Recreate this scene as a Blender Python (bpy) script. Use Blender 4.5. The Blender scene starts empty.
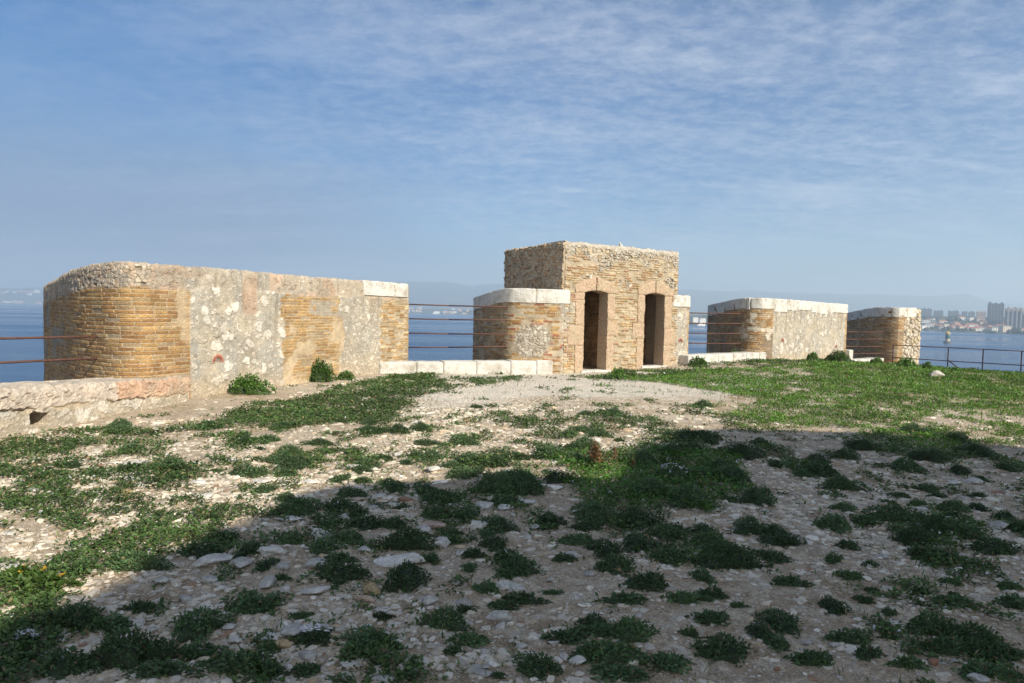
import bpy, bmesh, math, random
import numpy as np
from mathutils import Vector, Matrix

# ------------------------------------------------------------------ camera, sky, sun, exposure
S = bpy.context.scene
COL = S.collection
EYE = 1.65
SUN_AZ, SUN_EL = math.radians(45.5), math.radians(35)      # sun behind the camera, to the right
cam_data = bpy.data.cameras.new('camera')
cam_data.sensor_width = 36.0
cam_data.lens = 36.0 * 683.0 / 1024.0
cam_data.clip_start, cam_data.clip_end = 0.05, 30000
cam = bpy.data.objects.new('camera', cam_data)
COL.objects.link(cam)
_p, _r = math.atan(30.5 / 683.0), math.radians(1.2)
_R, _U = Vector((1, 0, 0)), Vector((0, math.sin(_p), math.cos(_p)))
_F = Vector((0, math.cos(_p), -math.sin(_p)))
_X = _R * math.cos(_r) + _U * math.sin(_r)
_Y = _U * math.cos(_r) - _R * math.sin(_r)
_m = Matrix((_X, _Y, -_F)).transposed().to_4x4()
_m.translation = Vector((0, 0, EYE))
cam.matrix_world = _m
S.camera = cam

W = bpy.data.worlds.new('World')
S.world = W
W.use_nodes = True
nt = W.node_tree
nt.nodes.clear()
_n = nt.nodes.new
sky = _n('ShaderNodeTexSky')
sky.sky_type = 'NISHITA'
sky.sun_disc = False
sky.sun_elevation = SUN_EL
sky.sun_rotation = math.radians(180 - 45.5)
sky.altitude = 20
sky.air_density, sky.dust_density, sky.ozone_density = 1.0, 0.3, 4.0
# thin high cloud: the view direction projected on a flat layer, stretched into wisps
tc = _n('ShaderNodeTexCoord')
sep = _n('ShaderNodeSeparateXYZ'); nt.links.new(tc.outputs['Generated'], sep.inputs[0])
zz = _n('ShaderNodeMath'); zz.operation = 'ADD'; zz.inputs[1].default_value = 0.16
nt.links.new(sep.outputs['Z'], zz.inputs[0])
zc = _n('ShaderNodeMath'); zc.operation = 'MAXIMUM'; zc.inputs[1].default_value = 0.05
nt.links.new(zz.outputs[0], zc.inputs[0])
dv = _n('ShaderNodeVectorMath'); dv.operation = 'DIVIDE'
cz = _n('ShaderNodeCombineXYZ')
for i in range(3): nt.links.new(zc.outputs[0], cz.inputs[i])
nt.links.new(tc.outputs['Generated'], dv.inputs[0]); nt.links.new(cz.outputs[0], dv.inputs[1])
def cloud_noise(scale, detail, rough, dist, stretch, rot):
    mp = _n('ShaderNodeMapping'); mp.inputs['Scale'].default_value = stretch
    mp.inputs['Rotation'].default_value = (0, 0, rot)
    nt.links.new(dv.outputs[0], mp.inputs['Vector'])
    t = _n('ShaderNodeTexNoise'); t.inputs['Scale'].default_value = scale
    t.inputs['Detail'].default_value = detail; t.inputs['Roughness'].default_value = rough
    t.inputs['Distortion'].default_value = dist
    nt.links.new(mp.outputs[0], t.inputs['Vector'])
    return t
def ramp(tree, src, a, b, lo=0.0, hi=1.0):
    m = tree.nodes.new('ShaderNodeMapRange'); m.interpolation_type = 'SMOOTHSTEP'
    m.inputs['From Min'].default_value = a; m.inputs['From Max'].default_value = b
    m.inputs['To Min'].default_value = lo; m.inputs['To Max'].default_value = hi
    tree.links.new(src, m.inputs['Value'])
    return m.outputs[0]
def vmath(tree, op, a, b):
    m = tree.nodes.new('ShaderNodeMath'); m.operation = op
    for i, v in enumerate((a, b)):
        if isinstance(v, (int, float)): m.inputs[i].default_value = v
        else: tree.links.new(v, m.inputs[i])
    return m.outputs[0]
veil = ramp(nt, cloud_noise(0.55, 3, 0.5, 0.3, (1, 0.8, 1), 0.5).outputs[0], 0.30, 0.58)
puffs = ramp(nt, cloud_noise(13.0, 9, 0.68, 0.1, (1.0, 1.25, 1), -0.25).outputs[0], 0.32, 0.72)
streak = ramp(nt, cloud_noise(1.6, 6, 0.6, 0.5, (0.7, 2.2, 1), 0.2).outputs[0], 0.40, 0.75)
side = ramp(nt, sep.outputs['X'], -0.65, 0.12, 0.28, 1.0)      # the veil thickens to the right
cover = vmath(nt, 'MULTIPLY', veil, vmath(nt, 'ADD', vmath(nt, 'MULTIPLY', puffs, 0.42), vmath(nt, 'MULTIPLY', streak, 0.40)))
cover = vmath(nt, 'MULTIPLY', cover, side)
cover = vmath(nt, 'ADD', vmath(nt, 'MULTIPLY', cover, 0.56), vmath(nt, 'MULTIPLY', side, 0.08))
# unseen cloud added on the sun's side, behind the viewer, to brighten the shade
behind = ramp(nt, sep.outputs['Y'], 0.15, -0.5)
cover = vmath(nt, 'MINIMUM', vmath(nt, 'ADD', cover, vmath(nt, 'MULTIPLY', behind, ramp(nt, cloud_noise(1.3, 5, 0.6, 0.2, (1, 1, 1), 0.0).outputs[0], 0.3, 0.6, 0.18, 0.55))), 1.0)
mx = _n('ShaderNodeMix'); mx.data_type = 'RGBA'
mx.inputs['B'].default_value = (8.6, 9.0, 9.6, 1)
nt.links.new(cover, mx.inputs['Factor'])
hs = _n('ShaderNodeHueSaturation'); hs.inputs['Saturation'].default_value = 1.40
hs.inputs['Hue'].default_value = 0.503
nt.links.new(sky.outputs[0], hs.inputs['Color'])
low = vmath(nt, 'MULTIPLY', ramp(nt, sep.outputs['Z'], 0.36, 0.08), ramp(nt, sep.outputs['X'], 0.10, -0.40))
band_ = ramp(nt, cloud_noise(0.9, 4, 0.5, 0.3, (0.45, 1.0, 1), 0.1).outputs[0], 0.30, 0.55, 0.45, 1.0)
dk = _n('ShaderNodeMix'); dk.data_type = 'RGBA'; dk.inputs['B'].default_value = (1.35, 2.25, 4.0, 1)     # thin grey-blue bank low on the left
nt.links.new(vmath(nt, 'MULTIPLY', vmath(nt, 'MULTIPLY', low, band_), 0.95), dk.inputs['Factor'])
nt.links.new(hs.outputs[0], dk.inputs['A'])
nt.links.new(dk.outputs['Result'], mx.inputs['A'])
bg = _n('ShaderNodeBackground'); bg.inputs['Strength'].default_value = 0.070
nt.links.new(mx.outputs['Result'], bg.inputs['Color'])
wo = _n('ShaderNodeOutputWorld'); nt.links.new(bg.outputs[0], wo.inputs['Surface'])

sun_data = bpy.data.lights.new('sun', 'SUN')
sun_data.energy = 4.9
sun_data.angle = math.radians(0.53)
sun_data.color = (1.0, 0.935, 0.79)
sun = bpy.data.objects.new('sun', sun_data)
COL.objects.link(sun)
SUN_DIR = Vector((math.sin(SUN_AZ) * math.cos(SUN_EL), -math.cos(SUN_AZ) * math.cos(SUN_EL), math.sin(SUN_EL)))
sun.rotation_euler = SUN_DIR.to_track_quat('Z', 'Y').to_euler()

S.view_settings.view_transform = 'Standard'
S.view_settings.look = 'None'
S.view_settings.exposure = 0.55
S.view_settings.gamma = 1.0
S.view_settings.use_curve_mapping = False
S.render.engine = 'CYCLES'
S.cycles.use_denoising = True
S.cycles.denoiser = 'OPENIMAGEDENOISE'
S.cycles.max_bounces = 5
S.cycles.volume_bounces = 1

# ------------------------------------------------------------------ helpers
def hsh(i, j=0, k=0):
    a = (np.asarray(i, dtype=np.int64) * 374761393 + np.asarray(j, dtype=np.int64) * 668265263 + int(k) * 1274126177) & 0xFFFFFFFF
    a = ((a ^ (a >> 13)) * 1103515245) & 0xFFFFFFFF
    a = ((a ^ (a >> 16)) * 2246822519) & 0xFFFFFFFF
    return ((a ^ (a >> 15)) & 0xFFFFFF) / float(0x1000000)

def vnoise(x, y, s=0):
    xi, yi = np.floor(x), np.floor(y)
    fx, fy = x - xi, y - yi
    fx = fx * fx * (3 - 2 * fx); fy = fy * fy * (3 - 2 * fy)
    a, b = hsh(xi, yi, s), hsh(xi + 1, yi, s)
    c, d = hsh(xi, yi + 1, s), hsh(xi + 1, yi + 1, s)
    return (a * (1 - fx) + b * fx) * (1 - fy) + (c * (1 - fx) + d * fx) * fy

def fbm(x, y, s=0, o=4, g=0.5):
    t, a, n = 0, 1.0, 0
    for i in range(o):
        t = t + a * vnoise(x * 2 ** i + 17.3 * i, y * 2 ** i - 9.1 * i, s + i)
        n += a; a *= g
    return t / n

def sst(a, b, x):
    t = np.clip((x - a) / (b - a), 0, 1)
    return t * t * (3 - 2 * t)

def worley(x, y, s=0, jit=0.9):
    xi, yi = np.floor(x), np.floor(y)
    f1 = np.full(np.shape(x), 9.0); f2 = f1.copy(); cid = np.zeros(np.shape(x))
    for dx in (-1, 0, 1):
        for dy in (-1, 0, 1):
            cx, cy = xi + dx, yi + dy
            px = cx + 0.5 + jit * (hsh(cx, cy, s) - 0.5); py = cy + 0.5 + jit * (hsh(cx, cy, s + 7) - 0.5)
            d = np.hypot(px - x, py - y)
            near = d < f1
            f2 = np.where(near, f1, np.minimum(f2, d))
            cid = np.where(near, hsh(cx, cy, s + 13), cid)
            f1 = np.where(near, d, f1)
    return f1, f2, cid

def mixc(a, b, m):
    m = np.asarray(m)[..., None]
    return np.asarray(a) * (1 - m) + np.asarray(b) * m

def over(base, top, m):                       # (colour, relief) layers
    return mixc(base[0], top[0], m), base[1] * (1 - m) + top[1] * m

def palette(cols, h):
    cols = np.asarray(cols); return cols[np.minimum((h * len(cols)).astype(int), len(cols) - 1)]

def mesh_obj(name, verts, polys, mat, parent=None, col=None, smooth=False):
    verts = np.ascontiguousarray(verts, dtype=np.float32)
    me = bpy.data.meshes.new(name)
    polys = [np.atleast_2d(np.asarray(p, dtype=np.int32)) for p in polys if len(p)]
    loops = np.concatenate([p.ravel() for p in polys])
    sizes = np.concatenate([np.full(p.shape[0], p.shape[1], dtype=np.int32) for p in polys])
    starts = np.concatenate([[0], np.cumsum(sizes)[:-1]]).astype(np.int32)
    me.vertices.add(len(verts)); me.vertices.foreach_set('co', verts.ravel())
    me.loops.add(len(loops)); me.loops.foreach_set('vertex_index', loops)
    me.polygons.add(len(sizes)); me.polygons.foreach_set('loop_start', starts)
    if col is not None:
        at = me.attributes.new('Col', 'FLOAT_COLOR', 'POINT')
        rgba = np.ones((len(verts), 4), dtype=np.float32); rgba[:, :3] = col
        at.data.foreach_set('color', rgba.ravel())
    me.update(calc_edges=True)
    me.validate()
    me.polygons.foreach_set('use_smooth', np.full(len(me.polygons), bool(smooth)))
    me.materials.append(mat)
    o = bpy.data.objects.new(name, me)
    COL.objects.link(o)
    if parent is not None: o.parent = parent
    return o

def bm_obj(name, bm, mat, parent=None, smooth=False):
    me = bpy.data.meshes.new(name)
    bm.normal_update(); bm.to_mesh(me); bm.free()
    for p in me.polygons: p.use_smooth = smooth
    me.materials.append(mat)
    o = bpy.data.objects.new(name, me); COL.objects.link(o)
    if parent is not None: o.parent = parent
    return o

def tag(o, label=None, cat=None, group=None, kind=None):
    if label: o['label'] = label
    if cat: o['category'] = cat
    if group: o['group'] = group
    if kind: o['kind'] = kind
    return o

def empty(name, loc=(0, 0, 0), rz=0.0):
    o = bpy.data.objects.new(name, None); COL.objects.link(o)
    o.location = loc; o.rotation_euler = (0, 0, rz); o.empty_display_size = 0.2
    return o

def tube(bm, a, b, r, seg=8):
    a, b = Vector(a), Vector(b)
    q = (b - a).to_track_quat('Z', 'Y').to_matrix().to_4x4()
    q.translation = (a + b) / 2
    bmesh.ops.create_cone(bm, cap_ends=True, segments=seg, radius1=r, radius2=r, depth=(b - a).length, matrix=q)

def box(bm, lo, hi, rot=None):
    lo, hi = Vector(lo), Vector(hi)
    m = Matrix.Translation((lo + hi) / 2) @ Matrix.Diagonal((*(hi - lo), 1))
    if rot is not None: m = rot @ m
    return bmesh.ops.create_cube(bm, size=1, matrix=m)

# ------------------------------------------------------------------ materials
def principled(name, rough=0.9, spec=0.25):
    m = bpy.data.materials.new(name); m.use_nodes = True
    b = m.node_tree.nodes['Principled BSDF']
    b.inputs['Roughness'].default_value = rough
    b.inputs['Specular IOR Level'].default_value = spec
    return m, m.node_tree, b

def noise_node(t, scale, detail=4, rough=0.55, vec=None):
    n = t.nodes.new('ShaderNodeTexNoise')
    n.inputs['Scale'].default_value = scale; n.inputs['Detail'].default_value = detail
    n.inputs['Roughness'].default_value = rough
    if vec is None:
        vec = t.nodes.new('ShaderNodeTexCoord').outputs['Object']
    t.links.new(vec, n.inputs['Vector'])
    return n.outputs[0]

def tint(t, col_socket, fac, amount):          # multiply a colour by (1 +- amount*noise)
    v = ramp(t, fac, 0.25, 0.75, 1 - amount, 1 + amount)
    m = t.nodes.new('ShaderNodeVectorMath'); m.operation = 'SCALE'
    t.links.new(col_socket, m.inputs[0]); t.links.new(v, m.inputs['Scale'])
    return m.outputs[0]

def bump(t, b, h, dist, strength=1.0, prev=None):
    n = t.nodes.new('ShaderNodeBump'); n.inputs['Distance'].default_value = dist
    n.inputs['Strength'].default_value = strength
    t.links.new(h, n.inputs['Height'])
    if prev is not None: t.links.new(prev, n.inputs['Normal'])
    t.links.new(n.outputs[0], b.inputs['Normal'])
    return n.outputs[0]

def attr_mat(name, rough=0.92, scales=((9, 0.10), (45, 0.16)), bumps=((30, 0.02), (110, 0.008)), spec=0.2):
    m, t, b = principled(name, rough, spec)
    a = t.nodes.new('ShaderNodeAttribute'); a.attribute_name = 'Col'
    c = a.outputs['Color']
    for s, k in scales: c = tint(t, c, noise_node(t, s), k)
    t.links.new(c, b.inputs['Base Color'])
    pv = None
    for s, d in bumps: pv = bump(t, b, noise_node(t, s, 5, 0.6), d, 0.8, pv)
    return m

def flat_mat(name, rgb, rough=0.9, vary=((20, 0.15),), bumps=(), spec=0.25, metal=0.0):
    m, t, b = principled(name, rough, spec)
    r = t.nodes.new('ShaderNodeRGB'); r.outputs[0].default_value = (*rgb, 1)
    c = r.outputs[0]
    for s, k in vary: c = tint(t, c, noise_node(t, s), k)
    t.links.new(c, b.inputs['Base Color'])
    b.inputs['Metallic'].default_value = metal
    pv = None
    for s, d in bumps: pv = bump(t, b, noise_node(t, s, 5, 0.6), d, 0.8, pv)
    return m

M_WALL = attr_mat('masonry', scales=((2.2, 0.13), (9, 0.12), (45, 0.2)))
def white_stone():
    m, t, b = principled('white_limestone', 0.9, 0.2)
    n1, n2, n3 = noise_node(t, 3.5, 5, 0.65), noise_node(t, 28, 4, 0.6), noise_node(t, 1.1, 3)
    mx = t.nodes.new('ShaderNodeMix'); mx.data_type = 'RGBA'
    mx.inputs['A'].default_value = (0.62, 0.59, 0.535, 1); mx.inputs['B'].default_value = (0.40, 0.355, 0.29, 1)
    t.links.new(ramp(t, n1, 0.42, 0.74), mx.inputs['Factor'])
    n4 = noise_node(t, 11, 5, 0.7)
    lich = t.nodes.new('ShaderNodeMix'); lich.data_type = 'RGBA'; lich.inputs['B'].default_value = (0.27, 0.25, 0.215, 1)
    t.links.new(mx.outputs['Result'], lich.inputs['A']); t.links.new(vmath(t, 'MULTIPLY', ramp(t, n4, 0.55, 0.72), ramp(t, n3, 0.35, 0.65, 0.15, 0.7)), lich.inputs['Factor'])
    c = tint(t, lich.outputs['Result'], n2, 0.16)
    t.links.new(c, b.inputs['Base Color'])
    pv = bump(t, b, n1, 0.03, 0.8); bump(t, b, n2, 0.012, 0.9, pv)
    return m
M_WHITE = white_stone()
def pink_stone():
    m, t, b = principled('pink_limestone', 0.93, 0.15)
    n1, n2 = noise_node(t, 4, 5, 0.65), noise_node(t, 34, 4, 0.6)
    mx = t.nodes.new('ShaderNodeMix'); mx.data_type = 'RGBA'
    mx.inputs['A'].default_value = (0.425, 0.30, 0.207, 1); mx.inputs['B'].default_value = (0.385, 0.305, 0.205, 1)
    t.links.new(ramp(t, n1, 0.40, 0.68), mx.inputs['Factor'])
    vo = t.nodes.new('ShaderNodeTexVoronoi'); vo.inputs['Scale'].default_value = 24
    t.links.new(t.nodes.new('ShaderNodeTexCoord').outputs['Object'], vo.inputs['Vector'])
    pits = ramp(t, vo.outputs['Distance'], 0.10, 0.34)
    c = tint(t, tint(t, mx.outputs['Result'], n2, 0.28), pits, 0.14)
    t.links.new(c, b.inputs['Base Color'])
    pv = bump(t, b, pits, 0.02, 0.8); bump(t, b, n2, 0.015, 0.9, pv)
    return m
M_PINK = pink_stone()
M_RUST = flat_mat('rusty_iron', (0.12, 0.06, 0.045), 0.85, ((30, 0.35),), ((60, 0.004),))
M_FENCE = flat_mat('dark_iron', (0.075, 0.042, 0.045), 0.7, ((30, 0.3),))
M_DARK = flat_mat('sooty_brick', (0.16, 0.10, 0.06), 0.95, ((12, 0.35), (50, 0.2)), ((20, 0.03),))
M_LEAF = None
def leaf_mat(name, trans=0.25):
    m, t, b = principled(name, 0.55, 0.35)
    a = t.nodes.new('ShaderNodeAttribute'); a.attribute_name = 'Col'
    oi = t.nodes.new('ShaderNodeObjectInfo')
    v = ramp(t, oi.outputs['Random'], 0, 1, 0.75, 1.25)
    sc = t.nodes.new('ShaderNodeVectorMath'); sc.operation = 'SCALE'
    t.links.new(a.outputs['Color'], sc.inputs[0]); t.links.new(v, sc.inputs['Scale'])
    c = tint(t, sc.outputs[0], noise_node(t, 3.0, 2), 0.25)
    t.links.new(c, b.inputs['Base Color'])
    tr = t.nodes.new('ShaderNodeBsdfTranslucent'); t.links.new(c, tr.inputs['Color'])
    mx = t.nodes.new('ShaderNodeMixShader'); mx.inputs[0].default_value = trans
    t.links.new(b.outputs[0], mx.inputs[1]); t.links.new(tr.outputs[0], mx.inputs[2])
    t.links.new(mx.outputs[0], t.nodes['Material Output'].inputs['Surface'])
    return m
M_LEAF = leaf_mat('leaves')
M_ROCK = attr_mat('limestone_rock', 0.9, ((6, 0.12), (40, 0.2)), ((14, 0.03), (60, 0.012)))
M_GRAVEL = attr_mat('gravel_stone', 0.9, ((60, 0.15),), ((60, 0.006),))

def ground_mat():
    m, t, b = principled('stony_soil', 0.95, 0.15)
    tcn = t.nodes.new('ShaderNodeTexCoord').outputs['Object']
    big, mid, fine = noise_node(t, 0.55, 5, 0.6, tcn), noise_node(t, 5, 5, 0.65, tcn), noise_node(t, 70, 4, 0.65, tcn)
    def mixrgb(f, A, B):
        x = t.nodes.new('ShaderNodeMix'); x.data_type = 'RGBA'
        for s, v in (('A', A), ('B', B)):
            if isinstance(v, tuple): x.inputs[s].default_value = (*v, 1)
            else: t.links.new(v, x.inputs[s])
        t.links.new(f, x.inputs['Factor']); return x.outputs['Result']
    c = mixrgb(ramp(t, big, 0.35, 0.65), (0.37, 0.28, 0.185), (0.25, 0.175, 0.105))
    pa = t.nodes.new('ShaderNodeAttribute'); pa.attribute_name = 'Col'
    c = mixrgb(pa.outputs['Fac'], c, (0.55, 0.495, 0.415))
    c = mixrgb(vmath(t, 'MULTIPLY', ramp(t, mid, 0.42, 0.62), vmath(t, 'SUBTRACT', 1.0, pa.outputs['Fac'])), c, (0.46, 0.37, 0.265))
    c = tint(t, tint(t, c, fine, 0.42), noise_node(t, 22, 4, 0.65, tcn), 0.22)
    peb = None; pv = None
    for sc, prob, colr in ((34, 0.28, (0.56, 0.50, 0.42)), (70, 0.35, (0.50, 0.43, 0.345)), (140, 0.35, (0.42, 0.345, 0.26))):
        vo = t.nodes.new('ShaderNodeTexVoronoi'); vo.inputs['Scale'].default_value = sc
        t.links.new(tcn, vo.inputs['Vector'])
        sp = t.nodes.new('ShaderNodeSeparateColor'); t.links.new(vo.outputs['Color'], sp.inputs[0])
        pick = ramp(t, sp.outputs[0], 1 - prob - 0.01, 1 - prob + 0.01)
        disc = ramp(t, vo.outputs['Distance'], 0.38, 0.24)
        h = vmath(t, 'MULTIPLY', pick, disc)
        shade = ramp(t, sp.outputs[1], 0, 1, 0.7, 1.2)
        sv = t.nodes.new('ShaderNodeVectorMath'); sv.operation = 'SCALE'
        sv.inputs[0].default_value = colr; t.links.new(shade, sv.inputs['Scale'])
        c = mixrgb(h, c, sv.outputs[0])
        pv = bump(t, b, h, 0.35 / sc, 0.9, pv)
    bump(t, b, fine, 0.006, 0.8, pv)
    t.links.new(c, b.inputs['Base Color'])
    return m
M_GROUND = ground_mat()
# ------------------------------------------------------------------ terrain
RING = [(-7.5, -22), (-6.9, 2.5), (-6.16, 8.19), (-5.6, 11.9), (-3.3, 17.1), (-0.2, 18.1), (1.3, 18.65), (5.6, 21.15), (9.0, 23.6), (13.8, 28.3),
        (16.3, 30.4), (16.9, 29.6), (17.9, 28.1), (19.6, 26.3), (25, 19.5), (29, 8), (30, -22)]
def ring_dist(x, y):
    x = np.asarray(x, float); y = np.asarray(y, float)
    d = np.full(x.shape, 1e9); inside = np.zeros(x.shape, bool)
    n = len(RING)
    for i in range(n):
        (ax, ay), (bx, by) = RING[i], RING[(i + 1) % n]
        vx, vy = bx - ax, by - ay
        t = np.clip(((x - ax) * vx + (y - ay) * vy) / (vx * vx + vy * vy), 0, 1)
        d = np.minimum(d, np.hypot(x - ax - t * vx, y - ay - t * vy))
        cross = ((ay > y) != (by > y)) & (x < (bx - ax) * (y - ay) / ((by - ay) if by != ay else 1e-9) + ax)
        inside ^= cross
    return np.where(inside, -d, d)
def gz(x, y, fine=True):
    x = np.asarray(x, float); y = np.asarray(y, float)
    t = (x - 14.2) * 0.67 + (y - 23.8) * 0.74
    z = -0.085 * np.clip(t, 0, 6)
    z = z + 0.17 * np.exp(-((x - 8) ** 2 + (y - 22.6) ** 2) / 14.0)
    z = z + 0.10 * (fbm(x * 0.45, y * 0.45, 3, 3) - 0.5)
    if fine:
        z = z + 0.05 * (fbm(x * 1.9, y * 1.9, 11, 4) - 0.5) + 0.022 * (fbm(x * 9, y * 9, 21, 3) - 0.5)
    r = ring_dist(x, y)
    z = z - 0.5 * np.clip(r - 0.9, 0, 60)
    return np.maximum(z, -20.0)
def gz1(x, y): return float(gz(np.array([x]), np.array([y]))[0])

def build_ground():
    xs = np.concatenate([np.arange(-70, -12, 2.0), np.arange(-12, -7.5, 0.25), np.arange(-7.5, 11, 0.055), np.arange(11, 30, 0.16), np.arange(30, 80, 2.0)])
    ys = np.concatenate([np.arange(-60, -20, 2.5), np.arange(-20, 2.2, 0.35), np.arange(2.2, 9, 0.045), np.arange(9, 21, 0.09), np.arange(21, 34, 0.2), np.arange(34, 90, 2.0)])
    X, Y = np.meshgrid(xs, ys)
    Z = gz(X.ravel(), Y.ravel())
    v = np.stack([X.ravel(), Y.ravel(), Z], 1)
    nx, ny = len(xs), len(ys)
    i = (np.arange(ny - 1)[:, None] * nx + np.arange(nx - 1)[None, :]).ravel()
    q = np.stack([i, i + 1, i + nx + 1, i + nx], 1)
    # where pale fine gravel is spread: a path before the doorways and the stony strip beside it
    xx, yy = v[:, 0], v[:, 1]
    pale = np.zeros(len(v)); near = (yy > 4) & (yy < 27) & (np.abs(xx) < 16)
    px_, py_ = xx[near], yy[near]
    wx = px_ + 0.5 * (fbm(px_ * 1.1, py_ * 1.1, 501, 4) - 0.5) * 2; wy = py_ + 0.7 * (fbm(px_ * 1.1 + 40, py_ * 1.1, 502, 4) - 0.5) * 2
    P_ = [(-2.25, 14.6), (-0.7, 17.0), (1.0, 18.9), (3.7, 19.2), (6.1, 17.9), (5.4, 14.6), (2.4, 13.6), (0.9, 13.5), (-1.3, 12.9)]
    ins = np.zeros(len(px_), bool); dmin = np.full(len(px_), 1e9)
    for (ax, ay), (bx, by) in zip(P_, P_[1:] + P_[:1]):
        ins ^= ((ay > wy) != (by > wy)) & (wx < (bx - ax) * (wy - ay) / ((by - ay) if by != ay else 1e-9) + ax)
        t_ = np.clip(((wx - ax) * (bx - ax) + (wy - ay) * (by - ay)) / ((bx - ax) ** 2 + (by - ay) ** 2), 0, 1)
        dmin = np.minimum(dmin, np.hypot(wx - ax - t_ * (bx - ax), wy - ay - t_ * (by - ay)))
    dmin = np.where(ins, 0, dmin)
    pale[near] = 0.95 * np.exp(-dmin / 0.35) + 0.80 * np.exp(-dmin / 4.5) * sst(0.30, 0.55, fbm(px_ * 1.3, py_ * 1.3, 505, 4)) * (dmin > 0)
    pale = np.clip(pale, 0, 1)
    return tag(mesh_obj('ground', v, [q], M_GROUND, col=np.repeat(pale[:, None], 3, 1), smooth=True), 'stony terrace of pale limestone gravel and thin soil', kind='structure')
build_ground()

# ------------------------------------------------------------------ sea
SEA = -16.35
def build_sea():
    m, t, b = principled('sea_water', 0.22, 0.5)
    b.inputs['Base Color'].default_value = (0.010, 0.060, 0.150, 1)
    b.inputs['IOR'].default_value = 1.33
    tcn = t.nodes.new('ShaderNodeTexCoord').outputs['Object']
    mp = t.nodes.new('ShaderNodeMapping'); mp.inputs['Scale'].default_value = (0.5, 1.3, 1); mp.inputs['Rotation'].default_value = (0, 0, 0.3)
    t.links.new(tcn, mp.inputs['Vector'])
    pv = bump(t, b, noise_node(t, 0.22, 6, 0.65, mp.outputs[0]), 1.6, 0.8)
    bump(t, b, noise_node(t, 0.02, 3, 0.5, mp.outputs[0]), 3.0, 0.4, pv)
    patches = noise_node(t, 0.006, 4, 0.6, mp.outputs[0])
    t.links.new(ramp(t, patches, 0.35, 0.7, 0.10, 0.36), b.inputs['Roughness'])
    bm = bmesh.new()
    bmesh.ops.create_grid(bm, x_segments=40, y_segments=40, size=8800, matrix=Matrix.Translation((0, 0, SEA)))
    return tag(bm_obj('sea', bm, m), 'calm blue bay beyond the fort', kind='structure')
build_sea()

# ------------------------------------------------------------------ far coast and mountains
CK = [-1.6, -0.75, -0.66, -0.35, -0.1, 0.12, 0.26, 0.6, 0.76, 1.2, 1.8]
CY = [3900, 3700, 3700, 3300, 2730, 1800, 1180, 1128, 930, 700, 600]
RK_ = [-1.6, -0.78, -0.72, -0.66, -0.5, -0.3, -0.16, -0.1, -0.06, 0.0, 0.25, 0.48, 0.6, 0.66, 0.70, 0.8, 1.0, 1.8]
RZ = [90, 80, 70, 60, 90, 150, 183, 186, 158, 190, 168, 160, 158, 176, 125, 118, 140, 120]
def shore(k): return np.interp(k, CK, CY)
def land_z(k, Y):
    ys = shore(k); t = Y - ys
    ridge = np.interp(k, RK_, RZ)
    right = sst(0.3, 0.5, k); left = sst(-0.45, -0.62, k)
    near_r = 2.5 + 17 * sst(60, 380, t) + 14 * sst(500, 1500, t)
    near_m = 2.0 + 16 * sst(60, 500, t)
    near_l = 2.0 + 95 * sst(20, 900, t)
    zn = near_r * right + near_l * left + near_m * (1 - right - left)
    zr = (ridge * (1.52 - 0.2 * left) - SEA) * sst(4300, 7000, Y) ** 1.2
    n = 0.75 + 0.5 * fbm(k * 40, Y * 0.004, 5, 4)
    return SEA - 1.5 + (zn * n + 1.2) * sst(-6, 25, t) + np.maximum(zr - zn, 0) * sst(0, 300, t) * (0.93 + 0.14 * fbm(k * 26, Y * 0.002, 6, 5))
def build_land():
    ks = np.linspace(-1.05, 1.05, 460)
    ts = np.concatenate([[-30, -8, 0, 8, 20, 40], np.arange(70, 700, 45), np.arange(700, 2000, 130), np.arange(2000, 7600, 180)])
    K, T = np.meshgrid(ks, ts)
    Yv = shore(K) + T + 14 * (fbm(K * 60, K * 0 + 3.3, 8, 4) - 0.5) * (T < 300)
    Yv = np.minimum(Yv, 8300)
    Z = land_z(K, Yv)
    v = np.stack([(K * Yv).ravel(), Yv.ravel(), Z.ravel()], 1)
    n, m_ = len(ks), len(ts)
    i = (np.arange(m_ - 1)[:, None] * n + np.arange(n - 1)[None, :]).ravel()
    q = np.stack([i, i + 1, i + n + 1, i + n], 1)
    m = flat_mat('wooded_hillside', (0.075, 0.085, 0.05), 0.95, ((0.02, 0.35), (0.004, 0.3)))
    return tag(mesh_obj('hills', v, [q], m, smooth=True), 'hazy wooded hills and mountain ridge across the bay', kind='structure')
build_land()

# the hazy air over the bay
def build_haze():
    bm = bmesh.new(); box(bm, (-9200, -9200, -24), (9200, 9200, 330))
    m = bpy.data.materials.new('sea_haze'); m.use_nodes = True
    t = m.node_tree; t.nodes.clear()
    v = t.nodes.new('ShaderNodeVolumePrincipled'); v.inputs['Color'].default_value = (0.72, 0.86, 1.0, 1)
    v.inputs['Density'].default_value = 3.4e-4
    v.inputs['Anisotropy'].default_value = 0.2
    o = t.nodes.new('ShaderNodeOutputMaterial'); t.links.new(v.outputs[0], o.inputs['Volume'])
    return tag(bm_obj('haze', bm, m), 'pale blue sea haze', kind='stuff')
build_haze()

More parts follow.
